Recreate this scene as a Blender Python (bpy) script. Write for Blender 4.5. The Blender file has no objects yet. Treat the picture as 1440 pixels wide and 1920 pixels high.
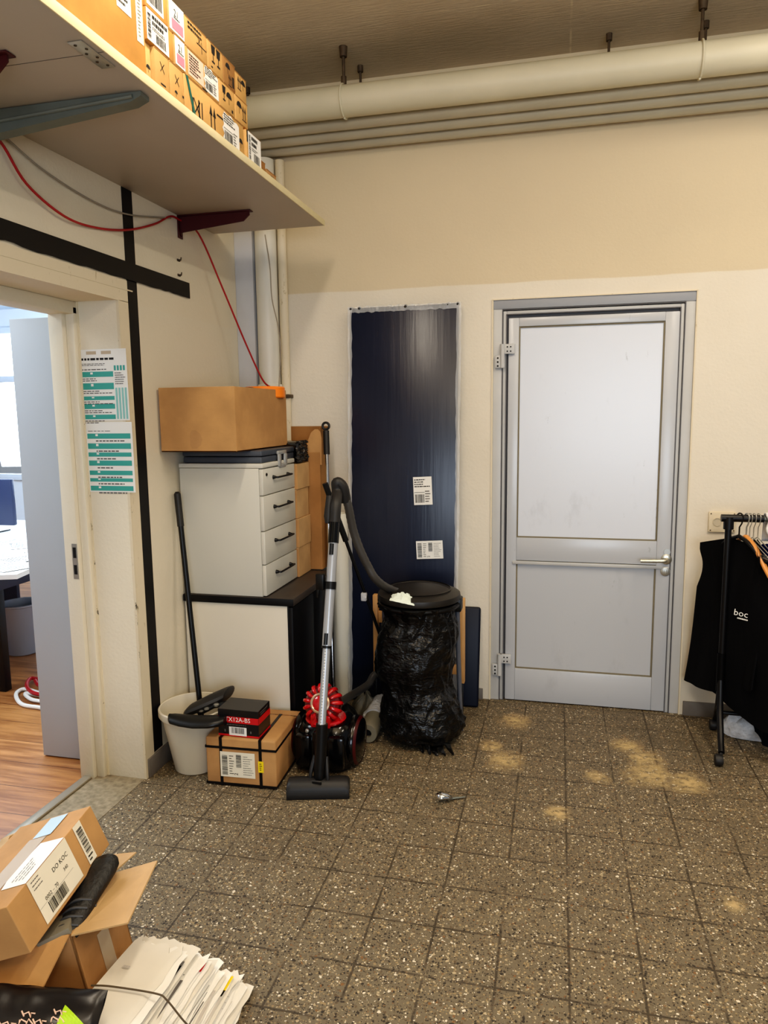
import bpy, bmesh, math, random
from mathutils import Vector, Matrix, noise
random.seed(7)
C = bpy.context.scene.collection
V = Vector
# ------------------------------------------------------------------ camera model
F = 1354.96; YAW, PIT, ROL = -.2366, .1356, -.01219; H = 1.57
def cam_axes():
    cy, sy, cp, sp = math.cos(YAW), math.sin(YAW), math.cos(PIT), math.sin(PIT)
    f = V((sy*cp, cy*cp, -sp)); r = V((cy, -sy, 0)); u = r.cross(f)
    cr, sr = math.cos(ROL), math.sin(ROL)
    return r*cr + u*sr, u*cr - r*sr, f
RT, UP, FW = cam_axes()
O = V((0, 0, H))
def ray(x, y): return RT*((x-720)/F) + UP*(-(y-960)/F) + FW
def at(x, y, Y): d = ray(x, y); return O + d*(Y/d.y)          # point of the place on the plane y = Y
def atx(x, y, X): d = ray(x, y); return O + d*(X/d.x)
def fl(x, y, z=0.): d = ray(x, y); return O + d*((z-H)/d.z)
# ------------------------------------------------------------------ materials
def s2l(c): return tuple((v/12.92 if v <= .04045 else ((v+.055)/1.055)**2.4) for v in c)
def rgb(r, g, b): return s2l((r/255, g/255, b/255))
MATS = {}
def mat(name, col, rough=.5, metal=0., var=0., vs=12., bump=0., bs=150., spec=.5, coat=0., stretch=(1,1,1), emit=0., alpha=1., trans=0.):
    if name in MATS: return MATS[name]
    m = bpy.data.materials.new(name); m.use_nodes = True; nt = m.node_tree; N = nt.nodes; L = nt.links
    p = N['Principled BSDF']; p.inputs['Base Color'].default_value = (*col, 1)
    p.inputs['Roughness'].default_value = rough; p.inputs['Metallic'].default_value = metal
    p.inputs['Specular IOR Level'].default_value = spec; p.inputs['Coat Weight'].default_value = coat
    p.inputs['Alpha'].default_value = alpha; p.inputs['Transmission Weight'].default_value = trans
    if emit: p.inputs['Emission Color'].default_value = (*col, 1); p.inputs['Emission Strength'].default_value = emit
    if var or bump:
        tc = N.new('ShaderNodeTexCoord'); mp = N.new('ShaderNodeMapping'); mp.inputs['Scale'].default_value = stretch
        L.new(tc.outputs['Object'], mp.inputs[0])
    if var:
        n = N.new('ShaderNodeTexNoise'); n.inputs['Scale'].default_value = vs; n.inputs['Detail'].default_value = 6
        L.new(mp.outputs[0], n.inputs['Vector'])
        r = N.new('ShaderNodeValToRGB'); r.color_ramp.elements[0].position = .3; r.color_ramp.elements[1].position = .72
        r.color_ramp.elements[0].color = (*[c*(1-var) for c in col], 1)
        r.color_ramp.elements[1].color = (*[min(1, c*(1+var*.6)) for c in col], 1)
        L.new(n.outputs['Fac'], r.inputs[0]); L.new(r.outputs[0], p.inputs['Base Color'])
    if bump:
        n2 = N.new('ShaderNodeTexNoise'); n2.inputs['Scale'].default_value = bs; n2.inputs['Detail'].default_value = 4
        L.new(mp.outputs[0], n2.inputs['Vector'])
        b = N.new('ShaderNodeBump'); b.inputs['Strength'].default_value = bump; b.inputs['Distance'].default_value = .01
        L.new(n2.outputs['Fac'], b.inputs['Height']); L.new(b.outputs[0], p.inputs['Normal'])
    MATS[name] = m
    return m

class NT:                                                        # small helper to write node graphs
    def __init__(s, name):
        s.m = bpy.data.materials.new(name); s.m.use_nodes = True; s.nt = s.m.node_tree; s.N = s.nt.nodes; s.p = s.N['Principled BSDF']
        s.tc = s.N.new('ShaderNodeTexCoord'); MATS[name] = s.m
    def lk(s, a, b): s.nt.links.new(a, b)
    def put(s, v, sock):
        if hasattr(v, 'is_linked') or hasattr(v, 'links'): s.lk(v, sock)
        else: sock.default_value = v
    def math(s, op, a, b=0., c=None, clamp=False):
        n = s.N.new('ShaderNodeMath'); n.operation = op; n.use_clamp = clamp
        s.put(a, n.inputs[0]); s.put(b, n.inputs[1])
        if c is not None: s.put(c, n.inputs[2])
        return n.outputs[0]
    def smooth(s, a, lo, hi):                                     # 0..1 between lo and hi
        n = s.N.new('ShaderNodeMapRange'); n.interpolation_type = 'SMOOTHSTEP'
        s.put(a, n.inputs[0]); n.inputs[1].default_value = lo; n.inputs[2].default_value = hi
        return n.outputs[0]
    def mix(s, f, a, b):
        n = s.N.new('ShaderNodeMix'); n.data_type = 'RGBA'; s.put(f, n.inputs[0])
        for v, i in ((a, 6), (b, 7)):
            if isinstance(v, tuple): n.inputs[i].default_value = (*v, 1)
            else: s.lk(v, n.inputs[i])
        return n.outputs[2]
    def noise(s, scale, detail=4, vec=None, out='Fac', rough=.5):
        n = s.N.new('ShaderNodeTexNoise'); n.inputs['Scale'].default_value = scale; n.inputs['Detail'].default_value = detail
        n.inputs['Roughness'].default_value = rough
        s.lk(vec or s.tc.outputs['Object'], n.inputs['Vector']); return n.outputs[out]
    def vor(s, scale, vec=None, feat='F1'):
        n = s.N.new('ShaderNodeTexVoronoi'); n.inputs['Scale'].default_value = scale; n.feature = feat
        s.lk(vec or s.tc.outputs['Object'], n.inputs['Vector']); return n
    def xyz(s):
        n = s.N.new('ShaderNodeSeparateXYZ'); s.lk(s.tc.outputs['Object'], n.inputs[0]); return n.outputs
    def mapping(s, scale=(1,1,1), loc=(0,0,0)):
        n = s.N.new('ShaderNodeMapping'); n.inputs['Scale'].default_value = scale; n.inputs['Location'].default_value = loc
        s.lk(s.tc.outputs['Object'], n.inputs[0]); return n.outputs[0]
    def bump(s, h, st, dist=.01):
        b = s.N.new('ShaderNodeBump'); b.inputs['Strength'].default_value = st; b.inputs['Distance'].default_value = dist
        s.lk(h, b.inputs['Height']); s.lk(b.outputs[0], s.p.inputs['Normal'])
    def col(s, c): s.put((*c, 1) if isinstance(c, tuple) else c, s.p.inputs['Base Color'])
    def sep(s, colsock):
        n = s.N.new('ShaderNodeSeparateColor'); s.lk(colsock, n.inputs[0]); return n.outputs

def m_terrazzo():
    t = NT('terrazzo'); x, y, z = t.xyz()
    base = t.mix(t.noise(2.2, 5), rgb(104, 95, 78), rgb(130, 120, 100))
    base = t.mix(t.noise(160, 2), base, rgb(98, 86, 68))
    def tilecell(a, off):
        return t.math('FLOOR', t.math('MULTIPLY', t.math('SUBTRACT', a, off), 5.0))
    cx, cy = tilecell(x, .06), tilecell(y, .01)
    cmb = t.N.new('ShaderNodeCombineXYZ'); t.lk(cx, cmb.inputs[0]); t.lk(cy, cmb.inputs[1])
    wn = t.N.new('ShaderNodeTexWhiteNoise'); t.lk(cmb.outputs[0], wn.inputs['Vector'])
    base = t.mix(t.math('MULTIPLY', wn.outputs[0], .35), base, rgb(104, 94, 78))
    warp = t.N.new('ShaderNodeMix'); warp.data_type = 'VECTOR'; warp.inputs[0].default_value = .012
    t.lk(t.tc.outputs['Object'], warp.inputs[4]); t.lk(t.noise(60, 2, out='Color'), warp.inputs[5])
    wv = warp.outputs[1]
    c = base
    for sc, thr, seed in ((185, .36, 0), (115, .33, 3), (74, .24, 7)):
        v = t.vor(sc, wv); r, g, b = t.sep(v.outputs['Color'])
        size = t.math('MULTIPLY', g, thr*1.5)
        inside = t.math('LESS_THAN', v.outputs['Distance'], size)
        ramp = t.N.new('ShaderNodeValToRGB'); e = ramp.color_ramp; e.interpolation = 'CONSTANT'
        cols = [(0, rgb(50, 44, 37)), (.36, rgb(92, 78, 58)), (.56, rgb(146, 124, 92)), (.74, rgb(180, 160, 126)), (.88, rgb(220, 207, 182)), (.96, rgb(122, 88, 56))]
        while len(e.elements) < len(cols): e.elements.new(.5)
        for k, (pp, cc) in enumerate(cols): e.elements[k].position = pp; e.elements[k].color = (*cc, 1)
        t.lk(r, ramp.inputs[0]); c = t.mix(inside, c, ramp.outputs[0])
    # joints
    wob = t.math('MULTIPLY', t.math('SUBTRACT', t.noise(25, 3), .5), .006)
    def joint(a, off):
        f = t.math('FRACT', t.math('MULTIPLY', t.math('ADD', t.math('SUBTRACT', a, off), wob), 5.0))
        d = t.math('MINIMUM', f, t.math('SUBTRACT', 1.0, f))
        return t.math('SUBTRACT', 1.0, t.smooth(d, .010, .026))
    j = t.math('MAXIMUM', joint(x, .06), joint(y, .01))
    jm = t.math('MULTIPLY', j, t.smooth(t.noise(5, 3), .30, .55))
    c = t.mix(t.math('MULTIPLY', jm, .8), c, rgb(52, 44, 35))
    # dirt and spilled dust
    c = t.mix(t.math('MULTIPLY', t.smooth(t.noise(1.6, 4), .5, .75), .28), c, rgb(70, 60, 47))
    vec = t.tc.outputs['Object']
    dust = None; dn = t.noise(11, 5, rough=.65)
    for (px, py, rx) in ((945,1425,.10),(925,1400,.07),(1175,1398,.09),(1218,1452,.13),(1120,1457,.06),(1290,1468,.10),(1045,1524,.06),(965,1350,.10),(1205,1420,.10),(1375,1695,.04),(1225,1440,.07)):
        P = fl(px, py)
        dx = t.math('DIVIDE', t.math('SUBTRACT', x, P.x), rx); dy = t.math('DIVIDE', t.math('SUBTRACT', y, P.y), rx*1.1)
        d = t.math('SQRT', t.math('ADD', t.math('MULTIPLY', dx, dx), t.math('MULTIPLY', dy, dy)))
        k = t.math('SUBTRACT', 1.0, t.smooth(t.math('ADD', d, t.math('MULTIPLY', t.math('SUBTRACT', dn, .5), 1.5)), .0, 1.15))
        dust = k if dust is None else t.math('MAXIMUM', dust, k)
    dust = t.math('MULTIPLY', dust, t.smooth(t.noise(40, 4), .25, .60))
    c = t.mix(t.math('MULTIPLY', dust, .88), c, rgb(202, 172, 122))
    t.col(c); t.p.inputs['Roughness'].default_value = .62; t.p.inputs['Specular IOR Level'].default_value = .35
    t.bump(t.math('SUBTRACT', t.noise(200, 2), jm), .12, .004)
    return t.m

def m_wall(name, upper, lower, zsplit, stain=True):
    t = NT(name); x, y, z = t.xyz()
    wob = t.math('MULTIPLY', t.noise(3, 4), .02)
    k = t.smooth(t.math('ADD', z, wob), zsplit-.004+.01, zsplit+.004+.01)
    c = t.mix(k, lower, upper)
    c = t.mix(t.math('MULTIPLY', t.smooth(t.noise(1.4, 5), .4, .8), .28), c, tuple(v*.80 for v in upper))
    # small dark chips and scuffs
    v = t.noise(9, 8, t.mapping((1, 1, 1), (3, 1, 2)), rough=.75)
    c = t.mix(t.math('MULTIPLY', t.smooth(v, .70, .76), .35), c, rgb(120, 105, 84))
    low = t.math('SUBTRACT', 1.0, t.smooth(t.math('ADD', z, t.math('MULTIPLY', t.noise(8, 4), .3)), .15, .75))
    c = t.mix(t.math('MULTIPLY', low, .22), c, rgb(170, 158, 140))
    t.col(c); t.p.inputs['Roughness'].default_value = .7; t.p.inputs['Specular IOR Level'].default_value = .3
    h = t.math('ADD', t.math('MULTIPLY', t.noise(6, 5), 1.0), t.math('MULTIPLY', t.noise(70, 3), .25))
    t.bump(h, .35, .012)
    return t.m

def m_chips(name, base, chip):                                     # painted edge with flaked-off paint
    t = NT(name)
    n = t.noise(14, 8, t.mapping((2.5, 2.5, .8)), rough=.8)
    c = t.mix(t.smooth(n, .60, .63), base, chip); t.col(c); t.p.inputs['Roughness'].default_value = .55
    return t.m

def m_ceiling():
    t = NT('ceiling_paint'); x, y, z = t.xyz()
    c = t.mix(t.smooth(t.noise(1.2, 5), .35, .7), rgb(204, 190, 166), rgb(182, 168, 144))
    brush = t.noise(18, 4, t.mapping((.6, 6, 1)))
    c = t.mix(t.math('MULTIPLY', t.smooth(brush, .5, .8), .25), c, rgb(156, 143, 121))
    def line(a, pos, w):
        d = t.math('ABSOLUTE', t.math('SUBTRACT', a, pos))
        return t.math('SUBTRACT', 1.0, t.smooth(d, w*.4, w))
    l = None
    for k in (line(y, 3.02, .006), line(x, .02, .006), line(y, 3.32, .004), line(x, 1.02, .006)):
        l = k if l is None else t.math('MAXIMUM', l, k)
    l = t.math('MULTIPLY', l, t.smooth(t.noise(9, 4), .38, .6))
    c = t.mix(l, c, rgb(214, 200, 172)); t.col(c); t.p.inputs['Roughness'].default_value = .75
    t.bump(brush, .2, .01)
    return t.m

def m_oak():
    t = NT('oak_laminate'); x, y, z = t.xyz()
    wid = .19
    row = t.math('FLOOR', t.math('DIVIDE', y, wid))
    cmb = t.N.new('ShaderNodeCombineXYZ'); t.lk(row, cmb.inputs[1])
    wn = t.N.new('ShaderNodeTexWhiteNoise'); t.lk(cmb.outputs[0], wn.inputs['Vector'])
    sh = t.N.new('ShaderNodeCombineXYZ')
    t.lk(t.math('ADD', t.math('MULTIPLY', x, 1.2), t.math('MULTIPLY', wn.outputs[0], 40)), sh.inputs[0]); t.lk(t.math('MULTIPLY', y, 14), sh.inputs[1])
    g = t.noise(1.6, 7, sh.outputs[0], rough=.65); g2 = t.noise(7, 5, sh.outputs[0])
    c = t.mix(t.smooth(g, .35, .68), rgb(126, 76, 40), rgb(196, 138, 84))
    c = t.mix(t.math('MULTIPLY', g2, .4), c, rgb(160, 104, 58))
    c = t.mix(t.math('MULTIPLY', wn.outputs[0], .3), c, rgb(110, 66, 34))
    f = t.math('FRACT', t.math('DIVIDE', y, wid)); d = t.math('MINIMUM', f, t.math('SUBTRACT', 1.0, f))
    c = t.mix(t.math('SUBTRACT', 1.0, t.smooth(d, .004, .014)), c, rgb(70, 42, 22))
    t.col(c); t.p.inputs['Roughness'].default_value = .38
    return t.m

def m_card(name, col, var=.14):
    t = NT(name)
    n = t.noise(7, 5); f = t.noise(60, 3, t.mapping((1, 1, 5)))
    c = t.mix(t.smooth(n, .3, .75), tuple(v*(1-var) for v in col), tuple(min(1, v*(1+var)) for v in col))
    c = t.mix(t.math('MULTIPLY', t.smooth(f, .5, .8), .18), c, tuple(v*.75 for v in col)); t.col(c)
    t.p.inputs['Roughness'].default_value = .75; t.p.inputs['Specular IOR Level'].default_value = .25
    t.bump(n, .12, .01)
    return t.m

def m_door(name, c1):
    t = NT(name); x, y, z = t.xyz()
    sm = t.noise(5, 7, t.mapping((1, 1, .5)), rough=.7); sc = t.noise(22, 6, t.mapping((1, 1, .35), (5, 0, 1)), rough=.7)
    c = t.mix(t.math('MULTIPLY', t.smooth(sm, .56, .74), .22), c1, rgb(146, 147, 152))
    c = t.mix(t.math('MULTIPLY', t.smooth(sc, .66, .72), .35), c, rgb(130, 130, 134)); t.col(c)
    t.p.inputs['Roughness'].default_value = .27; t.p.inputs['Specular IOR Level'].default_value = .62
    t.bump(t.noise(4, 3), .08, .01)
    return t.m

def m_board():                                                     # dark blue laminate under stretched plastic film
    t = NT('navy_laminate')
    n = t.noise(3, 5); c = t.mix(n, rgb(20, 26, 46), rgb(34, 40, 60)); t.col(c)
    t.p.inputs['Roughness'].default_value = .30; t.p.inputs['Specular IOR Level'].default_value = .5
    st = t.noise(5, 4, t.mapping((9, 1, .5))); t.bump(st, .10, .01)
    return t.m

def m_bag():
    t = NT('bin_liner_plastic'); t.col(rgb(12, 12, 13)); t.p.inputs['Roughness'].default_value = .30
    t.p.inputs['Specular IOR Level'].default_value = .45
    def ridge(sc, vec):
        n = t.noise(sc, 3, vec, rough=.55); return t.math('SUBTRACT', 1.0, t.math('POWER', t.math('ABSOLUTE', t.math('SUBTRACT', t.math('MULTIPLY', n, 2.0), 1.0)), .6))
    r1, r2, r3 = ridge(9, t.mapping((1, 1, 1.8))), ridge(22, t.mapping((1.2, 1, 1.4), (3, 1, 5))), ridge(52, t.mapping((1, 1, 2.2), (1, 7, 2)))
    t.bump(t.math('ADD', t.math('ADD', r1, t.math('MULTIPLY', r2, .32)), t.math('MULTIPLY', r3, .06)), .60, .014)
    return t.m

def m_fabric(name, col):
    t = NT(name); n = t.noise(5, 4, t.mapping((3, 3, .6)))
    c = t.mix(n, tuple(v*.6 for v in col), tuple(min(1, v*1.4) for v in col)); t.col(c); t.p.inputs['Roughness'].default_value = .9
    t.p.inputs['Specular IOR Level'].default_value = .15
    t.bump(n, .3, .03)
    return t.m

def m_film():                                                      # clear wrap: thin glossy film
    t = NT('clear_film'); t.col((.85, .87, .9)); t.p.inputs['Roughness'].default_value = .15; t.p.inputs['Alpha'].default_value = .35
    t.bump(t.noise(20, 4, t.mapping((1, 1, .3))), .9, .02); return t.m
# ------------------------------------------------------------------ mesh builder
class B:
    def __init__(s): s.bm = bmesh.new(); s.X = None
    def v(s, p):
        p = V(p); return s.bm.verts.new(s.X @ p if s.X else p)
    def face(s, vs, mi=0):
        try: f = s.bm.faces.new(vs); f.material_index = mi; return f
        except ValueError: return None
    def quad(s, pts, mi=0): s.face([s.v(p) for p in pts], mi); return s
    def hexa(s, p, mi=0, bev=0., seg=2):                            # p: 4 bottom + 4 top (same order)
        vs = [s.v(q) for q in p]; fs = []
        for idx in ((3,2,1,0), (4,5,6,7), (0,1,5,4), (1,2,6,5), (2,3,7,6), (3,0,4,7)): fs.append(s.face([vs[i] for i in idx], mi))
        if bev:
            es = list({e for f in fs for e in f.edges})
            r = bmesh.ops.bevel(s.bm, geom=es, offset=bev, segments=seg, profile=.5, affect='EDGES', clamp_overlap=True)
            for f in r['faces']: f.material_index = mi
        return s
    def box(s, x0, x1, y0, y1, z0, z1, bev=0., mi=0, seg=2):
        return s.hexa([(x0,y0,z0),(x1,y0,z0),(x1,y1,z0),(x0,y1,z0),(x0,y0,z1),(x1,y0,z1),(x1,y1,z1),(x0,y1,z1)], mi, bev, seg)
    def tube(s, pts, r, n=12, mi=0, caps=True, flat=1.):
        pts = [V(p) for p in pts]; rs = r if isinstance(r, (list, tuple)) else [r]*len(pts)
        t0 = (pts[1]-pts[0]).normalized(); up = V((0,0,1)) if abs(t0.z) < .9 else V((1,0,0))
        nx = t0.cross(up).normalized(); rings = []
        for i, p in enumerate(pts):
            a = pts[max(0, i-1)]; b = pts[min(len(pts)-1, i+1)]; t = (b-a).normalized()
            nx = (nx - t*nx.dot(t)).normalized(); ny = t.cross(nx)
            rings.append([s.v(p + nx*rs[i]*math.cos(2*math.pi*k/n) + ny*rs[i]*flat*math.sin(2*math.pi*k/n)) for k in range(n)])
        for a, b in zip(rings, rings[1:]):
            for k in range(n): s.face([a[k], a[(k+1)%n], b[(k+1)%n], b[k]], mi)
        if caps: s.face(rings[0][::-1], mi); s.face(rings[-1], mi)
        return s
    def cyl(s, p0, p1, r0, r1=None, n=20, mi=0, caps=True): return s.tube([p0, p1], [r0, r0 if r1 is None else r1], n, mi, caps)
    def loft(s, rings, mi=0, cap0=True, cap1=True, closed=True):
        R = [[s.v(p) for p in r] for r in rings]; n = len(R[0])
        for a, b in zip(R, R[1:]):
            for k in range(n if closed else n-1): s.face([a[k], a[(k+1)%n], b[(k+1)%n], b[k]], mi)
        if cap0: s.face(R[0][::-1], mi)
        if cap1: s.face(R[-1], mi)
        return s
    def lathe(s, prof, M=None, n=32, mi=0, cap0=True, cap1=True):
        M = M or Matrix()
        return s.loft([[M @ V((r*math.cos(2*math.pi*k/n), r*math.sin(2*math.pi*k/n), z)) for k in range(n)] for r, z in prof], mi, cap0, cap1)
    def prism(s, poly, vec, mi=0):
        a = [s.v(p) for p in poly]; b = [s.v(V(p)+V(vec)) for p in poly]; n = len(a)
        s.face(a[::-1], mi); s.face(b, mi)
        for k in range(n): s.face([a[k], a[(k+1)%n], b[(k+1)%n], b[k]], mi)
        return s
    def grid(s, fn, nu, nv, mi=0):
        R = [[s.v(fn(i/nu, j/nv)) for i in range(nu+1)] for j in range(nv+1)]
        for j in range(nv):
            for i in range(nu): s.face([R[j][i], R[j][i+1], R[j+1][i+1], R[j+1][i]], mi)
        return s
    def build(s, name, mats, parent=None, smooth=35, solid=0.):
        bm = s.bm; bmesh.ops.recalc_face_normals(bm, faces=bm.faces)
        me = bpy.data.meshes.new(name); bm.to_mesh(me); bm.free()
        for m in (mats if isinstance(mats, (list, tuple)) else [mats]): me.materials.append(MATS[m] if isinstance(m, str) else m)
        o = bpy.data.objects.new(name, me); C.objects.link(o)
        if smooth:
            for p in me.polygons: p.use_smooth = True
            me.set_sharp_from_angle(angle=math.radians(smooth))
        if parent is not None:
            o.parent = parent; w = Matrix(); q = parent
            while q is not None: w = q.matrix_basis @ w; q = q.parent
            me.transform(w.inverted())
        if solid:
            md = o.modifiers.new('thickness', 'SOLIDIFY'); md.thickness = solid; md.offset = 0
        return o

class D:                                                           # drawing on a flat face: origin, u and v axes (metres)
    def __init__(s, b, o, u, v, lift=.0007):
        s.b, s.o, s.u, s.v = b, V(o), V(u).normalized(), V(v).normalized(); s.n = s.u.cross(s.v); s.lift = lift
    def p(s, a, c, k=1): return s.o + s.u*a + s.v*c + s.n*s.lift*k
    def rect(s, a0, c0, a1, c1, mi=1, k=1): s.b.quad([s.p(a0,c0,k), s.p(a1,c0,k), s.p(a1,c1,k), s.p(a0,c1,k)], mi)
    def poly(s, pts, mi=1, k=1): s.b.quad([s.p(a, c, k) for a, c in pts], mi)
    def bars(s, a0, c0, w, h, mi=1, k=2, vert=True, dens=.55):
        t = 0; L = w if vert else h
        while t < L:
            q = random.choice((.012, .02, .035))*L
            if t+q > L: break
            if vert: s.rect(a0+t, c0, a0+t+q, c0+h, mi, k)
            else: s.rect(a0, c0+t, a0+w, c0+t+q, mi, k)
            t += q + random.choice((.012, .02, .03))*L
    def lines(s, a0, c0, w, h, rows, mi=1, k=2, hgt=.45):
        rh = h/rows
        for i in range(rows):
            x = a0; y = c0 + h - (i+1)*rh; end = a0 + w*random.uniform(.45, 1)
            while x < end:
                q = min(w*random.uniform(.05, .16), end-x); s.rect(x, y+rh*.25, x+q, y+rh*(.25+hgt), mi, k); x += q + w*.025
    def text(s, txt, a, c, size, mi=1, k=2, M2=None):
        cu = bpy.data.curves.new('lettering', 'FONT'); cu.body = txt; cu.size = size; cu.resolution_u = 2
        ob = bpy.data.objects.new('lettering', cu); me = bpy.data.meshes.new_from_object(ob)
        vs = []
        for q in me.vertices:
            w = V((q.co.x, q.co.y))
            if M2: w = V((w.x*M2[0]+w.y*M2[1], w.x*M2[2]+w.y*M2[3]))
            vs.append(s.b.v(s.p(a+w.x, c+w.y, k)))
        for f in me.polygons: s.b.face([vs[i] for i in f.vertices], mi)
        bpy.data.objects.remove(ob); bpy.data.meshes.remove(me); bpy.data.curves.remove(cu)
    def arrow(s, a, c, h, mi=1, k=1):
        w = h*.22
        s.rect(a-w*.22, c, a+w*.22, c+h*.6, mi, k); s.poly([(a-w*.7, c+h*.55), (a+w*.7, c+h*.55), (a, c+h)], mi, k)
    def up(s, a, c, h, mi=1): s.arrow(a, c, h, mi); s.arrow(a+h*.36, c, h, mi); s.rect(a-h*.2, c-h*.1, a+h*.56, c-h*.03, mi)
    def umbrella(s, a, c, h, mi=1):
        s.poly([(a+h*.5*math.cos(t*math.pi/8), c+h*.5+h*.45*math.sin(t*math.pi/8)) for t in range(9)], mi); s.rect(a-h*.03, c, a+h*.03, c+h*.5, mi)
    def glass(s, a, c, h, mi=1):
        s.poly([(a-h*.28, c+h), (a-h*.2, c+h*.5), (a+h*.2, c+h*.5), (a+h*.28, c+h)], mi); s.rect(a-h*.04, c+h*.1, a+h*.04, c+h*.5, mi); s.rect(a-h*.2, c, a+h*.2, c+h*.1, mi)
    def cross(s, a, c, h, mi=1):
        for sg in (1, -1): s.poly([(a-h*.5, c-sg*h*.5), (a-h*.4, c-sg*h*.55), (a+h*.5, c+sg*h*.5), (a+h*.4, c+sg*h*.55)], mi)

def tag(o, label=None, cat=None, group=None, kind=None):
    if label: o['label'] = label
    if cat: o['category'] = cat
    if group: o['group'] = group
    if kind: o['kind'] = kind
    return o
def thing(name, loc, label, cat, group=None):
    o = bpy.data.objects.new(name, None); C.objects.link(o); o.location = loc; o.empty_display_size = .05
    return tag(o, label, cat, group)
def struct(o): o['kind'] = 'structure'; return o
def bez(pts, n=24):                                                # smooth curve through points (Catmull-Rom)
    P = [V(p) for p in pts]; P = [P[0]*2-P[1]] + P + [P[-1]*2-P[-2]]; out = []
    m = len(P)-3
    for i in range(m):
        k = max(2, n//m)
        for j in range(k):
            t = j/k; a, b, c, d = P[i:i+4]
            out.append(.5*((2*b) + (c-a)*t + (2*a-5*b+4*c-d)*t*t + (3*b-a-3*c+d)*t**3))
    out.append(P[-2]); return out
def turb(p, s=1., seed=0): return noise.noise(V(p)*s + V((seed*7.3, seed*3.1, seed*1.7)))
# ------------------------------------------------------------------ palette
m_terrazzo(); m_oak(); m_ceiling(); m_door('door_paint', rgb(188, 191, 197)); m_door('door_panel_sheen', rgb(216, 221, 232)); m_board(); m_bag(); m_film()
WALLU = rgb(216, 199, 168); WALLL = rgb(228, 219, 202)
m_wall('wall_paint', WALLU, WALLL, 2.22); m_wall('wall_paint_side', rgb(226, 214, 190), rgb(226, 215, 192), 2.03)
m_wall('reveal_paint', rgb(232, 222, 200), rgb(232, 222, 200), 9)
m_chips('chipped_edge', rgb(222, 208, 180), rgb(70, 62, 52)); m_chips('trim_paint', rgb(224, 210, 182), rgb(190, 172, 138))
m_card('card_shelf', rgb(206, 158, 96)); m_card('card_shelf_light', rgb(220, 178, 112)); m_card('card_orange', rgb(206, 146, 76))
m_card('card_brown', rgb(176, 132, 88)); m_card('card_dark', rgb(158, 112, 66)); m_card('card_kraft', rgb(186, 140, 92)); m_card('card_pale', rgb(196, 158, 112))
m_card('card_tall', rgb(168, 122, 76))
mat('paper_white', rgb(238, 236, 230), .6); mat('paper_cream', rgb(236, 228, 206), .65); mat('paper_pink', rgb(238, 200, 176), .6)
mat('ink', rgb(28, 26, 26), .7); mat('ink_soft', rgb(96, 92, 90), .7); mat('teal', rgb(62, 160, 150), .6); mat('teal_pale', rgb(140, 196, 190), .6)
mat('pink', rgb(236, 130, 150), .6); mat('red_print', rgb(196, 22, 30), .45); mat('yellow', rgb(248, 216, 30), .5)
mat('shelf_white', rgb(188, 179, 167), .5, var=.05, vs=3); mat('shelf_edge', rgb(236, 222, 178), .5, var=.06)
mat('bracket_red', rgb(72, 16, 22), .5); mat('steel_grey', rgb(122, 128, 122), .45, metal=.4, var=.1); mat('zinc', rgb(190, 188, 180), .35, metal=.8)
mat('tape_black', rgb(20, 19, 21), .5, spec=.3, var=.12, vs=6); mat('red_cable', rgb(170, 24, 30), .45); mat('grey_cable', rgb(150, 140, 124), .5)
mat('pipe_paint', rgb(206, 198, 172), .5, var=.06, vs=4, bump=.06, bs=20); mat('pipe_paint_small', rgb(188, 179, 156), .55, var=.08, vs=4)
mat('pipe_white', rgb(228, 224, 210), .4, var=.05, vs=3); mat('duct_white', rgb(206, 206, 208), .5, var=.04)
mat('rusty', rgb(92, 78, 62), .6, metal=.5, var=.3, vs=30); mat('skirting', rgb(112, 106, 100), .6, var=.2, vs=10)
mat('frame_paint', rgb(190, 190, 189), .40, var=.06, vs=5); mat('groove_shade', rgb(84, 84, 88), .6); mat('frame_shade', rgb(150, 153, 160), .5); mat('bead_brown', rgb(120, 112, 92), .8)
mat('alu', rgb(196, 190, 172), .28, metal=.9); mat('chrome', rgb(214, 214, 214), .15, metal=1.); mat('black_hole', rgb(16, 14, 14), .8)
mat('cab_white', rgb(222, 214, 198), .42, var=.04, vs=2); mat('cab_black', rgb(11, 11, 15), .5, spec=.3); mat('cab_top', rgb(64, 58, 54), .45, var=.12, vs=3)
mat('drawer_grey', rgb(206, 203, 192), .42, var=.03, vs=2); mat('handle_black', rgb(15, 14, 16), .4, spec=.35)
mat('tray_grey', rgb(66, 72, 82), .4, var=.1); mat('clasp_clear', rgb(150, 150, 148), .25)
mat('orange', rgb(250, 130, 24), .45); mat('black_plastic', rgb(13, 13, 14), .38, spec=.38); mat('black_gloss', rgb(8, 8, 10), .16, spec=.4, coat=.15)
mat('dark_grip', rgb(36, 35, 35), .5, spec=.4); mat('hose', rgb(62, 60, 58), .42); mat('vac_silver', rgb(176, 178, 182), .32, metal=.45)
mat('vac_red', rgb(196, 18, 26), .16, coat=.7); mat('vac_red_dark', rgb(96, 6, 12), .25, coat=.3); mat('wheel_red', rgb(66, 6, 10), .35); mat('vac_rim', rgb(226, 190, 160), .2, metal=.6)
mat('bucket', rgb(212, 202, 182), .45, var=.03, vs=3); mat('lid', rgb(36, 33, 30), .45, var=.1, vs=6)
mat('stand_grey', rgb(104, 108, 118), .35, metal=.3); mat('wood_light', rgb(202, 152, 96), .55, var=.15, vs=8, stretch=(8, 8, 1))
mat('navy_panel', rgb(14, 20, 38), .45, spec=.3); mat('roll_grey', rgb(118, 112, 96), .6, var=.1, vs=5); mat('film_white', rgb(206, 206, 208), .35, var=.22, vs=30, bump=.9, bs=45)
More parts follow.
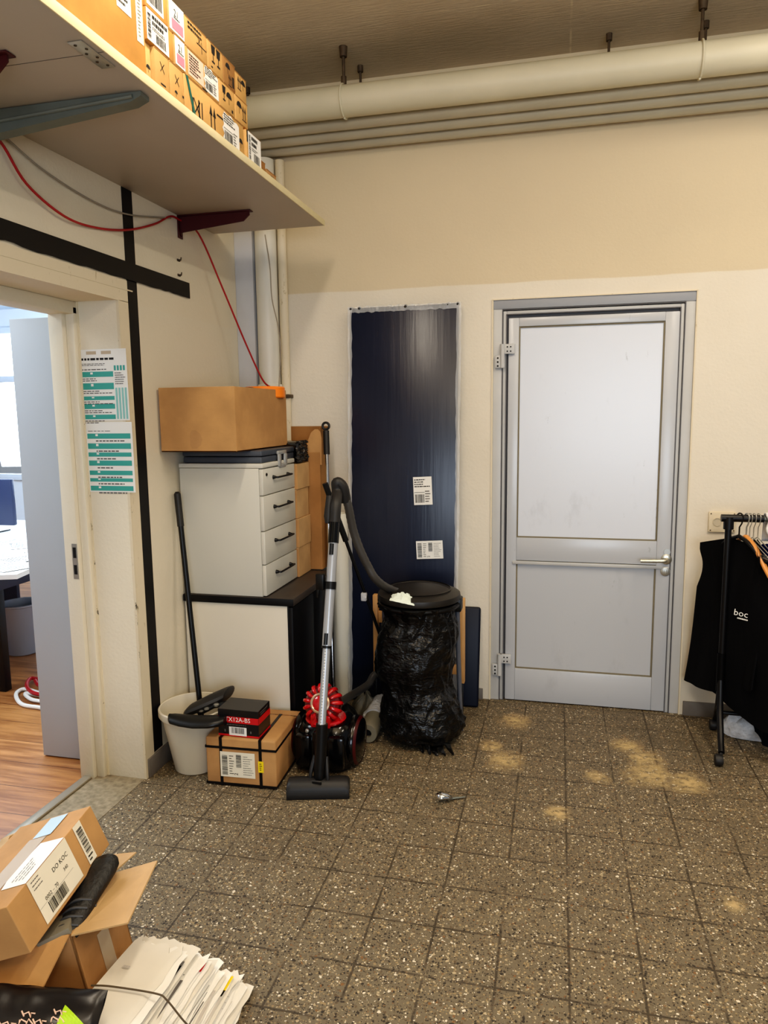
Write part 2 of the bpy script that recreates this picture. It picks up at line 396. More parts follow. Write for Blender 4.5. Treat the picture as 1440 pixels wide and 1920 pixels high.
mat('dark_film', rgb(46, 45, 44), .25, var=.4, vs=10, bump=.8, bs=18); mat('tissue', rgb(226, 236, 224), .6, var=.08, vs=20, bump=.5, bs=40)
mat('print_black', rgb(24, 22, 24), .3); mat('green_print', rgb(170, 215, 20), .45)
m_fabric('jersey_black', rgb(13, 13, 16)); m_fabric('cloth_blue', rgb(18, 34, 104)); m_fabric('cloth_navy', rgb(12, 14, 26)); m_fabric('cloth_white', rgb(232, 226, 226))
mat('socket_grey', rgb(196, 184, 160), .45)
mat('hanger_wood', rgb(214, 140, 72), .4, var=.15, vs=10); mat('news', rgb(226, 219, 204), .8, var=.06, vs=8); mat('news_white', rgb(240, 236, 226), .8, var=.04)
mat('news_grey', rgb(200, 192, 182), .8, var=.10, vs=30); mat('string', rgb(84, 70, 52), .8); mat('shoe', rgb(24, 24, 24), .55, bump=.5, bs=70); mat('shoe_rib', rgb(64, 64, 64), .5)
mat('panel_grey', rgb(176, 182, 190), .55, var=.03, vs=2); mat('office_wall', rgb(226, 230, 236), .7); mat('office_ceiling', rgb(196, 214, 230), .6, var=.12, vs=2, stretch=(.4, 5, 1))
mat('desk_white', rgb(236, 236, 238), .4); mat('desk_navy', rgb(36, 46, 72), .5); mat('monitor_back', rgb(30, 40, 70), .45); mat('bin_mesh', rgb(150, 155, 170), .4, metal=.3)
mat('cable_white', rgb(238, 236, 232), .4); mat('window_frame', rgb(222, 228, 236), .4); mat('threshold_metal', rgb(176, 168, 152), .35, metal=.6)
mat('concrete_sill', rgb(140, 126, 102), .8, var=.4, vs=40); mat('leaf', rgb(150, 168, 140), .8)
mat('glass', (.95, .97, 1), .02, trans=1., spec=.5); mat('tape_clear', rgb(196, 176, 150), .2, coat=.5); mat('tape_shiny', rgb(200, 226, 240), .12, coat=1.)
mat('lamp_glow', (1, .94, .82), emit=1.)

DW, XL, CZ, SZ = 3.84, -1.72, 3.27, 2.482          # back wall, left wall face, ceiling, underside of the shelf
# ------------------------------------------------------------------ floor, walls, ceiling
struct(B().quad([(-1.985,-3.2,0),(4.2,-3.2,0),(4.2,4.0,0),(-1.985,4.0,0)]).build('floor', 'terrazzo'))
struct(B().quad([(-6.4,-1.2,-.001),(-1.985,-1.2,-.001),(-1.985,6.6,-.001),(-6.4,6.6,-.001)]).build('floor_office', 'oak_laminate'))
struct(B().box(-2.0,4.2,-3.2,4.1,CZ,CZ+.15).build('ceiling', 'ceiling_paint', smooth=0))
b = B()                                                              # back wall with the door opening
DX0, DX1, DZ = -.336, .636, 2.137
b.box(-2.0, DX0, DW, DW+.25, 0, CZ); b.box(DX1, 4.2, DW, DW+.25, 0, CZ); b.box(DX0, DX1, DW, DW+.25, DZ, CZ)
struct(b.build('wall_back', 'wall_paint', smooth=0))
b = B(); OY0, OY1, OZ = 1.42, 2.645, 2.032                           # left wall with the office doorway
b.box(-1.99, XL, OY1, DW, 0, CZ); b.box(-1.99, XL, -3.2, OY0, 0, CZ); b.box(-1.99, XL, OY0, OY1, OZ, CZ)
struct(b.build('wall_left', 'wall_paint_side', smooth=0))
# reveal of the doorway: painted board, chipped edges, steel frame on the office side
b = B(); b.box(-1.99, XL, OY1-.004, OY1, 0, OZ); struct(b.build('trim_1', 'reveal_paint', smooth=0))
b = B(); b.box(XL-.007, XL+.0045, OY1-.0046, OY1+.006, 0, OZ, mi=0); b.box(-1.908, -1.900, OY1-.008, OY1-.003, 0, OZ, mi=0)
struct(b.build('trim_2', 'chipped_edge', smooth=0))
b = B(); b.box(XL, XL+.004, 1.0, OY1+.065, OZ-.002, OZ+.085); b.box(XL, XL+.004, OY1, OY1+.065, .0, OZ)
b.box(XL, XL+.006, 1.0, OY1+.10, OZ+.045, OZ+.05)
struct(b.build('trim_3', 'trim_paint', smooth=0))
fr = thing('door_2', (-1.95, OY1, 0), None, None); fr['kind'] = 'structure'
b = B()
b.box(-1.945, -1.908, OY1-.030, OY1-.004, 0, OZ-.02, .004); b.box(-2.01, -1.945, OY1-.052, OY1-.004, 0, OZ-.02, .004)
b.box(-2.01, -1.908, OY0, OY1-.004, OZ-.05, OZ, .004)
b.build('door_frame', 'reveal_paint', fr)
b = B(); b.box(-1.972, -1.948, OY1-.0545, OY1-.052, .895, 1.045, .0); b.build('strike_plate', 'zinc', fr)
b = B(); b.box(-1.967, -1.953, OY1-.0555, OY1-.0543, .915, .955); b.box(-1.967, -1.953, OY1-.0555, OY1-.0543, .985, 1.030); b.build('strike_hole', 'black_hole', fr)
b = B(); b.box(-1.995, -1.955, OY0, OY1-.01, 0, .012, .004); struct(b.build('trim_4', 'threshold_metal'))
b = B(); b.box(-1.955, XL-.005, OY0, OY1-.006, .0, .0015); struct(b.build('trim_5', 'concrete_sill', smooth=0))
b = B(); b.box(XL, XL+.012, OY1+.01, DW, 0, .085, .002); struct(b.build('baseboard_left', 'skirting'))
b = B(); b.box(DX1+.02, 4.2, DW-.012, DW, 0, .075, .002); b.box(-1.7, DX0-.04, DW-.012, DW, 0, .06, .002); struct(b.build('baseboard_back', 'skirting'))
# ------------------------------------------------------------------ office beyond the doorway
struct(B().box(-6.4,-1.99,-1.2,6.6,2.62,2.72).build('ceiling_office', 'office_ceiling', smooth=0))
b = B(); WY = 6.2
b.box(-6.4, -1.99, WY, WY+.2, 0, .95); b.box(-6.4, -1.99, WY, WY+.2, 2.45, 2.62); b.box(-6.4, -6.1, WY, WY+.2, .95, 2.45); b.box(-2.5, -1.99, WY, WY+.2, .95, 2.45)
struct(b.build('wall_office', 'office_wall', smooth=0))
struct(B().box(-6.5,-6.4,-1.2,6.6,0,2.62).build('wall_office_left', 'office_wall', smooth=0))
struct(B().box(-1.99,-1.9,DW+.25,6.6,0,2.62).build('wall_office_right', 'office_wall', smooth=0))
b = B()
for x in (-6.1, -5.2, -4.3, -3.4, -2.56): b.box(x, x+.06, WY-.03, WY+.05, .95, 2.45, .005)
for z in (.95, 1.92, 2.39): b.box(-6.1, -2.5, WY-.025, WY+.045, z, z+.06, .005)
w = struct(b.build('window_1', 'window_frame'))
B().box(-6.1, -2.5, WY+.01, WY+.014, .95, 2.45).build('window_pane', 'glass', w, smooth=0)
# trees outside the window
for k, (x, y, z, r) in enumerate(((-9.2, 9.6, 1.1, .9), (-6.4, 10.2, 1.6, .9))):
    t = thing('tree', (x, y, -.5), ('pale tree seen through the office window, lower one' if k == 0 else 'pale tree seen through the office window, taller one'), 'tree')
    b = B()
    for i in range(170):
        p = V((random.gauss(0, 1), random.gauss(0, 1), random.gauss(0, 1))).normalized()*r*random.random()**.4 + V((x, y, z+.4)); q = V((random.uniform(-1,1), random.uniform(-1,1), random.uniform(-1,1))).normalized()*.12; s_ = V((random.uniform(-1,1), random.uniform(-1,1), random.uniform(-1,1))).normalized()*.06
        b.quad([p-q, p+s_, p+q, p-s_])
    b.build('foliage', 'leaf', t, smooth=0)
    B().tube([(x, y, -.5), (x+.05, y, z), (x, y, z+.8)], [.07, .05, .02], 8).build('trunk', 'rusty', t)
# grey panel just inside the doorway
pn = thing('partition_panel', (-2.18, 2.75, 0), 'tall plain grey panel standing upright just inside the office doorway', 'panel')
B().box(-2.312, -2.03, 2.735, 2.765, .005, 1.992, .002).build('panel_board', 'panel_grey', pn)
B().box(-2.31, -2.035, 2.765, 3.05, 0, .03, .003).build('base_plate', 'panel_grey', pn)
# desk with monitor, papers, bin and cables
dk = thing('desk', (-3.6, 3.9, 0), 'white topped office desk with dark navy underside beyond the doorway', 'desk')
b = B(); b.prism([(-2.95,3.16,.715),(-2.80,3.22,.715),(-2.88,3.55,.715),(-3.1,5.0,.715),(-4.9,5.0,.715),(-4.9,3.16,.715)], (0,0,.026)); b.build('desk_top', 'desk_white', dk, smooth=0)
B().box(-4.9, -3.06, 3.36, 4.9, .60, .714, .003).build('desk_apron', 'desk_navy', dk)
B().box(-4.9, -3.75, 4.30, 4.33, .02, .60, .002).build('modesty_panel', 'desk_navy', dk)
for x, y in ((-3.10, 3.40), (-3.2, 4.85), (-4.85, 3.40), (-4.85, 4.85)): B().box(x-.025, x+.025, y-.025, y+.025, 0, .66, .003).build('leg', 'handle_black', dk)
mo = thing('monitor', (-4.1, 4.4, .741), 'computer monitor on the office desk, dark blue rear side showing', 'monitor')
B().box(-4.35, -3.80, 4.38, 4.42, .80, 1.135, .01).build('screen_housing', 'monitor_back', mo)
B().box(-4.12, -4.04, 4.41, 4.44, .742, .95, .005).build('stand', 'black_plastic', mo); B().box(-4.2, -3.95, 4.33, 4.52, .741, .752, .004).build('stand_base', 'black_plastic', mo)
for k, (px, py, rz) in enumerate(((30, 1040, .3), (12, 1018, -.2), (45, 1022, .8), (20, 1062, 1.1), (8, 1045, .6), (48, 1048, -.4))):
    p = fl(px, py, .742); b = B(); b.X = Matrix.Translation((p.x, p.y, .7418+.0012*k)) @ Matrix.Rotation(rz, 4, 'Z')
    b.box(-.10, .10, -.145, .145, 0, .001, mi=0); b.X = None
    d = D(b, V((p.x, p.y, .7418+.0012*k+.001)), (math.cos(rz), math.sin(rz), 0), (-math.sin(rz), math.cos(rz), 0), .0004); d.lines(-.08, -.12, .16, .24, 12, 1)
    tag(b.build('sheet_of_paper', ['paper_white', 'ink_soft'], smooth=0), 'loose printed sheet lying on the white office desk', 'paper', 'papers on the office desk')
p = fl(45, 1222); wb = thing('waste_bin', p, 'grey mesh waste bin standing under the office desk', 'bin')
M = Matrix.Translation(p)
B().lathe([(.095,0),(.10,.005),(.135,.33),(.142,.335),(.142,.345),(.128,.345),(.126,.33),(.09,.02)], M, 28, 0, True, True).build('bin_body', 'bin_mesh', wb)
for k, (lab, m_, pts) in enumerate((('white cable coiled on the office wood floor', 'cable_white', [(76,1300),(45,1292),(30,1302),(40,1320),(70,1326),(92,1328),(95,1318),(60,1312),(48,1300),(80,1305)]), ('red cable coiled behind the white cable on office floor', 'red_cable', [(80,1275),(58,1272),(50,1285),(60,1298),(84,1302),(90,1290),(72,1284),(66,1276)]))):
    P = [fl(x, y, .012+.012*k) for x, y in pts]
    tag(B().tube(bez(P, 60), .011, 8).build('cable_coil', m_), lab, 'cable')
# ------------------------------------------------------------------ pipes under the ceiling and in the corner
def pipe_x(y, z, r, name, m_, lab, x0=XL+.01, x1=4.15):
    t = thing(name, (x0, y, z), lab, 'pipe'); B().cyl((x0, y, z), (x1, y, z), r, n=40).build('pipe_run', m_, t); return t
t = pipe_x(3.50, 3.03, .069, 'overhead_pipe', 'pipe_paint', 'thick cream overhead pipe, frontmost of the four under the ceiling')
for x in (-1.013, .553, 2.1):
    b = B(); b.tube([(x, 3.5+.073*math.sin(a*math.pi/14), 3.03-.073*math.cos(a*math.pi/14)) for a in range(28)], .005, 8); b.build('clamp', 'pipe_paint', t)
    b = B(); b.cyl((x, 3.5, 3.10), (x, 3.5, CZ), .007, n=10); b.cyl((x, 3.5, CZ-.045), (x, 3.5, CZ), .017, .02, 12); b.cyl((x, 3.5, 3.10), (x, 3.5, 3.14), .013, n=10); b.build('hanger_rod', 'rusty', t)
PP = [pipe_x(3.62, 2.985, .035, 'overhead_pipe', 'pipe_paint_small', 'thin overhead pipe directly behind the thick cream pipe')]
PP.append(pipe_x(3.70, 2.962, .030, 'overhead_pipe', 'pipe_paint_small', 'thin overhead pipe, middle of the three thin ones'))
PP.append(pipe_x(3.78, 2.945, .030, 'overhead_pipe', 'pipe_paint_small', 'thin overhead pipe nearest the back wall'))
for tt, ys, zs, xs_ in ((PP[0], 3.62, 3.01, (-1.62, 1.9)), (PP[1], 3.70, 2.98, (-.985, .19, .60)), (PP[2], 3.78, 2.965, (-1.62, 1.9))):
  for x in xs_:
    t = tt; b = B(); b.cyl((x, ys, zs), (x, ys, CZ), .006, n=10); b.cyl((x, ys, CZ-.03), (x, ys, CZ), .014, n=10); b.build('hanger_rod', 'rusty', t)
dp = thing('drain_pipe', (-1.555, 3.775, 0), 'wide white vertical drain pipe in the room corner with a socket joint', 'pipe')
B().cyl((-1.545, 3.775, 0), (-1.545, 3.775, 2.90), .058, n=32).build('pipe_run', 'pipe_white', dp)
B().lathe([(.060,0),(.068,.006),(.068,.10),(.066,.105),(.060,.106)], Matrix.Translation((-1.545, 3.775, 1.63)), 32).build('socket_joint', 'pipe_white', dp)
tp = thing('water_pipe', (-1.462, 3.80, 0), 'slim cream vertical pipe right of the white drain pipe', 'pipe')
B().cyl((-1.462, 3.80, 0), (-1.462, 3.80, 2.90), .024, n=20).build('pipe_run', 'trim_paint', tp)
B().box(-1.49, -1.435, 3.765, 3.84, 1.66, 1.68, .004).build('pipe_clip', 'rusty', tp)
tag(B().box(XL, -1.615, 3.755, DW, 0, 2.90, .004).build('corner_duct', 'duct_white'), 'flat white boxed duct running up the room corner', 'duct')
# ------------------------------------------------------------------ shelf
sh = thing('wall_shelf', (XL, 2.0, SZ), 'long white wall shelf carrying cartons above the office doorway', 'shelf')
b = B(); b.box(XL+.001, -1.132, -.6, 3.52, SZ, SZ+.026, .001); b.build('shelf_board', 'shelf_white', sh)
B().box(-1.133, -1.129, -.6, 3.522, SZ-.0005, SZ+.0265, .0005).build('edge_band', 'shelf_edge', sh)
B().box(XL+.001, -1.134, 1.746, 1.748, SZ-.0006, SZ).build('board_seam', 'ink_soft', sh, smooth=0)
def red_bracket(y):
    t = B(); t.box(XL+.0005, XL+.006, y-.02, y+.02, SZ-.10, SZ-.001, .001)
    x0, x1 = XL+.006, -1.37
    t.prism([(x0, y-.003, SZ-.004), (x0, y-.003, SZ-.075), (x1-.03, y-.003, SZ-.045), (x1, y-.003, SZ-.02), (x1, y-.003, SZ-.004)], (0, .006, 0))
    t.box(x0, x1+.01, y-.018, y+.018, SZ-.005, SZ-.0008, .001); t.cyl((XL+.006, y, SZ-.085), (XL+.012, y, SZ-.085), .007, n=10)
    t.build('bracket', 'bracket_red', sh)['label'] = 'dark red steel bracket'
red_bracket(3.17); red_bracket(1.69)
b = B(); b.X = Matrix.Translation((0, 1.985, 0))
b.box(XL+.001, XL+.006, -.03, .03, SZ-.16, SZ-.001, .001)
b.prism([(XL+.006, -.022, SZ-.002), (XL+.006, -.022, SZ-.075), (-1.20, -.022, SZ-.028), (-1.165, -.022, SZ-.014), (-1.165, -.022, SZ-.002)], (0, .044, 0))
b.tube([(XL+.006, -.024, SZ-.04), (-1.19, -.024, SZ-.014)], .006, 8)
b.build('bracket', 'steel_grey', sh, smooth=30)['label'] = 'grey steel folding bracket'
b = B(); b.box(-1.19, -1.15, 1.68, 1.82, SZ-.003, SZ-.0006, .0005)
for k in range(6): b.cyl((-1.178+.016*(k%2), 1.695+.022*k, SZ-.0045), (-1.178+.016*(k%2), 1.695+.022*k, SZ-.003), .004, n=8, mi=1)
b.build('connector_plate', ['zinc', 'rusty'], sh)
# ------------------------------------------------------------------ cartons on the shelf: (name, y0, y1, z0, z1, front x, depth, material, label, decorations)
S0 = SZ+.0268
def sticker(parent, o, u, v, w, h, style='ship', base='paper_white', name='shipping_label', lift=.0009, torn=False, lab=None):
    b = B(); d = D(b, o, u, v, lift)
    if torn:
        pts = [(0, h*.12), (w*.12, 0), (w, 0), (w, h*.86), (w*.86, h*.93), (w*.7, h*.9), (w*.5, h), (w*.3, h*.93), (w*.1, h*.97), (0, h*.8), (w*.06, h*.55), (-w*.03, h*.4), (w*.08, h*.25)]
        b.face([b.v(d.p(*q)) for q in pts], 0)
    else: d.rect(0, 0, w, h, 0)
    if style == 'ship':
        d.lines(w*.06, h*.62, w*.88, h*.32, 4, 1); d.bars(w*.08, h*.08, w*.5, h*.3, 1); d.lines(w*.62, h*.08, w*.3, h*.45, 5, 2); d.rect(w*.04, h*.44, w*.6, h*.455, 1, 2)
    elif style == 'side':                                            # turned a quarter
        d.bars(w*.05, h*.08, w*.16, h*.8, 1, vert=False); d.bars(w*.46, h*.4, w*.15, h*.52, 1, vert=False)
        d.text('2', w*.5, h*.08, h*.2, 1, 2, (0, -1, 1, 0)); d.lines(w*.26, h*.1, w*.14, h*.8, 8, 1, hgt=.3); d.lines(w*.66, h*.1, w*.3, h*.8, 9, 2, hgt=.25)
    elif style == 'text': d.lines(w*.08, h*.1, w*.84, h*.8, 7, 1)
    elif style == 'big': d.lines(w*.25, h*.55, w*.7, h*.38, 2, 1, hgt=.6); d.bars(w*.05, h*.1, w*.13, h*.8, 1, vert=False); d.bars(w*.4, h*.08, w*.45, h*.3, 1); d.lines(w*.25, h*.42, w*.6, h*.12, 2, 2)
    elif style == 'pink': d.rect(w*.15, h*.08, w*.9, h*.42, 3, 2); d.text('21', w*.3, h*.55, h*.34, 1); d.lines(w*.3, h*.45, w*.6, h*.1, 1, 1)
    elif style == 'bar': d.bars(w*.1, h*.12, w*.8, h*.76, 1)
    elif style == 'strip': d.lines(w*.25, h*.08, w*.5, h*.84, 16, 2, hgt=.3)
    o_ = b.build(name, [base, 'ink', 'ink_soft', 'pink'], parent, smooth=0)
    if lab: o_['label'] = lab
    return o_
UY, UZ = V((0, 1, 0)), V((0, 0, 1))
GS = 'cartons stacked on the wall shelf'
def carton(y0, y1, z0, z1, xf, dep, m_, label, deco, stick=(), mi2='ink'):
    t = thing('cardboard_box', (xf, y0, z0), label, 'box', GS)
    b = B(); g = .002
    b.box(xf-dep, xf, y0+g, y1-g, z0, z1-.001, .0025)
    d = D(b, (xf, y0, z0), UY, UZ, .0008)
    w, h = y1-y0, z1-z0
    d.rect(w*.02, h*.985-.003, w*.98, h*.985, 2)
    for q in deco:
        k = q[0]
        if k == 'up': d.up(w*q[1], h*q[2], h*q[3])
        elif k == 'um': d.umbrella(w*q[1], h*q[2], h*q[3])
        elif k == 'gl': d.glass(w*q[1], h*q[2], h*q[3])
        elif k == 'x': d.cross(w*q[1], h*q[2], h*q[3])
        elif k == 'rect': d.rect(w*q[1], h*q[2], w*q[3], h*q[4])
        elif k == 'ln': d.lines(w*q[1], h*q[2], w*q[3], h*q[4], q[5])
        elif k == 'txt': d.text(q[4], w*q[1], h*q[2], h*q[3])
        elif k == 'teal': d.poly([(w*q[1], h*q[2]), (w*q[1]+.016, h*q[2]), (w*q[3]+.016, h*q[4]), (w*q[3], h*q[4])], 3, 2)
    b.build('box_body', [m_, 'ink', 'card_dark', 'teal_dark'], t)
    for (a0, c0, a1, c1, st, base, torn) in stick:
        sticker(t, V((xf, y0+w*a0, z0+h*c0)), UY, UZ, w*(a1-a0), h*(c1-c0), st, base, torn=torn)
    b = B(); b.box(xf-dep*.98, xf-.004, (y0+y1)/2-.018, (y0+y1)/2+.018, z1-.0012, z1-.0002); b.build('packing_tape', 'tape_clear', t, smooth=0)
    return t
mat('teal_dark', rgb(30, 92, 82), .5)
R1, R2, R3, R4 = S0, S0+.117, S0+.205, S0+.295
xs = -1.150
carton(1.30, 1.978, S0, S0+.40, xs, .45, 'card_orange', 'large plain orange brown carton at the near end of the wall shelf', [('ln', .3, .9, .3, .06, 1)], [(.80, .33, .90, .62, 'text', 'paper_white', False), (.935, .22, .985, .66, 'strip', 'paper_cream', False)])
carton(1.984, 2.02, R1, R2-.002, xs-.01, .30, 'card_shelf_light', 'very narrow small carton beside the large orange brown carton', [('um', .5, .3, .2)])
carton(2.022, 2.104, R1, R2-.001, xs, .30, 'card_shelf', 'small bottom row carton with cross mark, second from large carton', [('x', .5, .62, .22), ('rect', .35, .2, .7, .24)])
carton(2.106, 2.190, R1, R2-.001, xs, .30, 'card_shelf', 'small bottom row carton with cross mark and drop, third from large carton', [('x', .5, .62, .22), ('um', .4, .2, .16), ('rect', .85, .3, .97, .36)])
carton(2.193, 2.635, R1, R2-.001, xs, .34, 'card_shelf', 'wide bottom row carton with upright arrows, striped print and torn label', [('teal', .02, .98, .13, .0), ('rect', .08, .08, .28, .11), ('x', .18, .35, .4), ('rect', .10, .12, .13, .55), ('rect', .2, .12, .22, .6), ('rect', .25, .15, .265, .6), ('up', .40, .15, .62), ('rect', .5, .62, .64, .67), ('um', .93, .25, .3), ('rect', .82, .03, .9, .07)], [(.60, .06, .90, .94, 'ship', 'paper_white', True)])
carton(2.645, 2.782, R1, R1+.112, xs+.005, .28, 'card_shelf', 'end carton of bottom row with big white code label', [('rect', .02, .6, .12, .98)], [(.10, .03, .97, .97, 'big', 'paper_white', False)])
carton(1.986, 2.137, R2, R3-.001, xs, .32, 'card_orange', 'second row carton with large white address label, beside large carton', [], [(.01, .02, .80, .98, 'big', 'paper_white', False)])
carton(2.140, 2.212, R2, R3-.001, xs, .32, 'card_shelf', 'second row small carton with white and pink numbered label', [], [(.06, .04, .9, .96, 'pink', 'paper_white', False)])
carton(2.214, 2.440, R2, R3-.001, xs, .34, 'card_shelf', 'second row carton with pale pink label and torn white label', [('rect', .45, .0, .6, .06)], [(.04, .08, .5, .92, 'text', 'paper_pink', False), (.52, .06, .97, .98, 'ship', 'paper_white', True)])
carton(2.443, 2.566, R2, R3-.001, xs, .34, 'card_shelf', 'second row carton with black glass and umbrella marks', [('gl', .28, .3, .55), ('um', .6, .3, .5), ('rect', .75, .08, .85, .2)])
carton(2.569, 2.678, R2, R3-.001, xs, .34, 'card_shelf', 'second row end carton with black arrow marks', [('um', .3, .35, .5), ('up', .6, .25, .55)])
carton(1.986, 2.110, R3, R4-.001, xs, .32, 'card_orange', 'top row carton with barcode label, beside the large carton', [], [(.06, .1, .8, .95, 'bar', 'paper_white', False)])
carton(2.112, 2.212, R3, R4-.001, xs, .32, 'card_shelf', 'top row small carton almost covered by a white and pink label', [], [(.06, .04, .96, .98, 'pink', 'paper_white', False)])
carton(2.214, 2.362, R3, R4-.001, xs, .34, 'card_shelf', 'top row carton with two lines of printed text', [('ln', .12, .62, .7, .3, 2), ('rect', .72, .2, .74, .6), ('rect', .5, .42, .95, .45), ('x', .62, .55, .25)])
carton(2.364, 2.480, R3, R4-.001, xs, .34, 'card_shelf', 'top row carton with bold black glass and arrow marks', [('gl', .35, .3, .62), ('gl', .68, .3, .62), ('rect', .2, .1, .3, .15)])
carton(2.482, 2.578, R3, R4-.001, xs, .34, 'card_dark', 'top row carton with umbrella marks, next to last', [('um', .35, .45, .42), ('up', .45, .1, .4), ('rect', .7, .1, .85, .5)])
carton(2.580, 2.682, R3, R4-.006, xs-.004, .34, 'card_shelf', 'top row end carton farthest from the camera', [('up', .3, .4, .5), ('um', .7, .45, .45)])
carton(2.795, 2.885, R1, R1+.065, xs-.02, .25, 'card_dark', 'low brown carton past the white labelled end carton', [])
carton(2.89, 3.0, R1, R1+.05, xs-.02, .25, 'card_brown', 'low brown carton with scrap of tape, last on the shelf', [('rect', .4, .3, .7, .7)])
# ------------------------------------------------------------------ tape bands, cables and screws on the left wall
tag(B().box(XL+.0002, XL+.0022, 2.712, 2.784, .09, SZ).build('black_tape', 'tape_black', smooth=0), 'wide vertical black band taped up the left wall beside the doorway', 'tape')
b = B(); n = 60
P = [];
for i in range(n+1):
    y = 1.0 + (3.226-1.0)*i/n; P.append((y, 2.121+.004*noise.noise(V((y*14, 0, 0))) + (.006 if noise.noise(V((y*9, 5, 0))) > .25 else 0)))
b.prism([(XL+.0065, y, z) for y, z in P]+[(XL+.0065, 3.226, 2.192), (XL+.0065, 1.0, 2.192)], (.002, 0, 0))
tag(b.build('black_tape', 'tape_black', smooth=0), 'wide horizontal black band taped above the office doorway', 'tape')
e = .01
red = [atx(-60, 215, XL+e), atx(0, 265, XL+e), atx(50, 345, XL+e+.01), atx(120, 405, XL+e+.01), atx(180, 427, XL+e), atx(240, 431, XL+e), atx(290, 420, XL+e), atx(318, 406, XL+e), atx(336, 412, XL+e), V((-1.69, 3.30, 2.43)), V((-1.645, 3.44, 2.2)), V((-1.59, 3.56, 1.95)), V((-1.535, 3.64, 1.76)), V((-1.50, 3.67, 1.715)), V((-1.49, 3.60, 1.715))]
tag(B().tube(bez(red, 110), .0045, 8).build('network_cable', 'red_cable'), 'thin red cable sagging along the left wall below the shelf', 'cable')
gr = [atx(-40, 225, XL+e), atx(10, 258, XL+e), atx(80, 318, XL+e), atx(170, 375, XL+e), atx(240, 402, XL+e), atx(320, 409, XL+e)]
tag(B().tube(bez(gr, 60), .0035, 8).build('grey_cable', 'grey_cable'), 'thin grey cable sagging under the shelf above the red one', 'cable')
g2 = [at(497, 440, 3.70), at(506, 500, 3.705), at(510, 560, 3.71), at(521, 610, 3.715), at(526, 660, 3.715), at(523, 725, 3.71), at(522, 770, 3.71)]
tag(B().tube(bez(g2, 60), .003, 8).build('pipe_cable', 'grey_cable'), 'thin loose grey cable hanging down in front of the drain pipe', 'cable')
for k, (x, y, l_) in enumerate(((334, 488, 'small rusty wall hook, upper of the pair on left wall'), (335, 516, 'small rusty wall hook, lower of the pair on left wall'))):
    p = atx(x, y, XL); b = B(); b.cyl(p, p+V((.014, 0, 0)), .004, n=8); b.box(p.x, p.x+.004, p.y-.012, p.y+.012, p.z-.005, p.z+.005, .001); b.cyl(p+V((.014, 0, 0)), p+V((.016, 0, .012)), .003, n=8)
    tag(b.build('wall_hook', 'rusty'), l_, 'hook')
# timetables taped to the doorway reveal (facing the camera)
def notice(px0, py0, px1, py1, kind, lab):
    Y = OY1-.0045; a = at(px0, py1, Y); c = at(px1, py0, Y); w, h = c.x-a.x, c.z-a.z
    b = B(); d = D(b, (a.x, Y-.0006, a.z), (1, 0, 0), (0, 0, 1), .0004); d.rect(0, 0, w, h, 0)
    if kind == 0:
        d.lines(w*.08, h*.84, w*.75, h*.035, 1, 1, 2, hgt=.9); d.lines(w*.08, h*.77, w*.5, h*.04, 2, 2); d.lines(w*.08, h*.705, w*.62, h*.03, 1, 2)
        for c0, c1 in ((.615, .69), (.44, .53), (.29, .345), (.165, .235), (.02, .085)): d.rect(w*.07, h*c0, w*.72, h*c1, 3, 2); d.rect(w*.26, h*(c0+c1)/2, w*.31, h*(c1-.01), 0, 3); d.lines(w*.08, h*(c0-.065), w*.6, h*.055, 2, 2)
        for k in range(4): d.rect(w*(.745+.062*k), h*.02, w*(.785+.062*k), h*.46, 4, 2)
        for k in range(4): d.rect(w*(.74+.06*k), h*.70, w*(.78+.06*k), h*.77, 3, 2)
        d.lines(w*.75, h*.5, w*.22, h*.18, 6, 2)
        for k in range(2): d.poly([(w*(.2+.3*k), h*.93), (w*(.4+.3*k), h*.93), (w*(.4+.3*k), h*.975), (w*(.2+.3*k), h*.975)], 5, 2)
    else:
        d.lines(w*.1, h*.865, w*.85, h*.02, 1, 2)
        for c0, c1 in ((.765, .84), (.62, .70), (.51, .57), (.38, .455), (.245, .31), (.15, .2), (.02, .09)): d.rect(w*.08, h*c0, w*.96, h*c1, 3, 2); d.rect(w*.25, h*(c0*.5+c1*.5), w*.3, h*(c1-.008), 0, 3); d.lines(w*.25, h*(c0-.05), w*.6, h*.04, 1, 2)
    tag(b.build('timetable', ['paper_white', 'ink', 'ink_soft', 'teal', 'teal_pale', 'tape_clear'], smooth=0), lab, 'notice')
notice(152, 653, 236, 789, 0, 'upper white timetable sheet with teal rows on the doorway reveal')
notice(164, 791, 247, 922, 1, 'lower white timetable sheet with teal rows on the doorway reveal')
# ------------------------------------------------------------------ grey steel door in the back wall
dr = thing('door_1', (DX0, DW, 0), None, None); dr['kind'] = 'structure'
Y0 = DW+.012                                                        # door face
b = B()
def ring(b, x0, x1, z0, z1, wd, y0, y1, mi=0, bottom=True, bev=.003):
    b.box(x0, x0+wd, y0, y1, z0, z1, bev, mi); b.box(x1-wd, x1, y0, y1, z0, z1, bev, mi); b.box(x0+wd, x1-wd, y0, y1, z1-wd, z1, bev, mi)
    if bottom: b.box(x0+wd, x1-wd, y0, y1, z0, z0+wd, bev, mi)
ring(b, DX0, DX1, 0, DZ, .046, DW+.004, DW+.12, 0, False)
ring(b, DX0+.05, DX1-.05, 0, DZ-.055, .018, DW+.010, DW+.12, 0, False)
b.build('door_frame', 'frame_paint', dr)
b = B(); b.box(DX0+.001, DX1-.001, DW+.0005, DW+.0045, DZ-.046, DZ, .001); b.build('frame_head', 'frame_shade', dr)  # top piece in a darker grey, its shade put into the colour
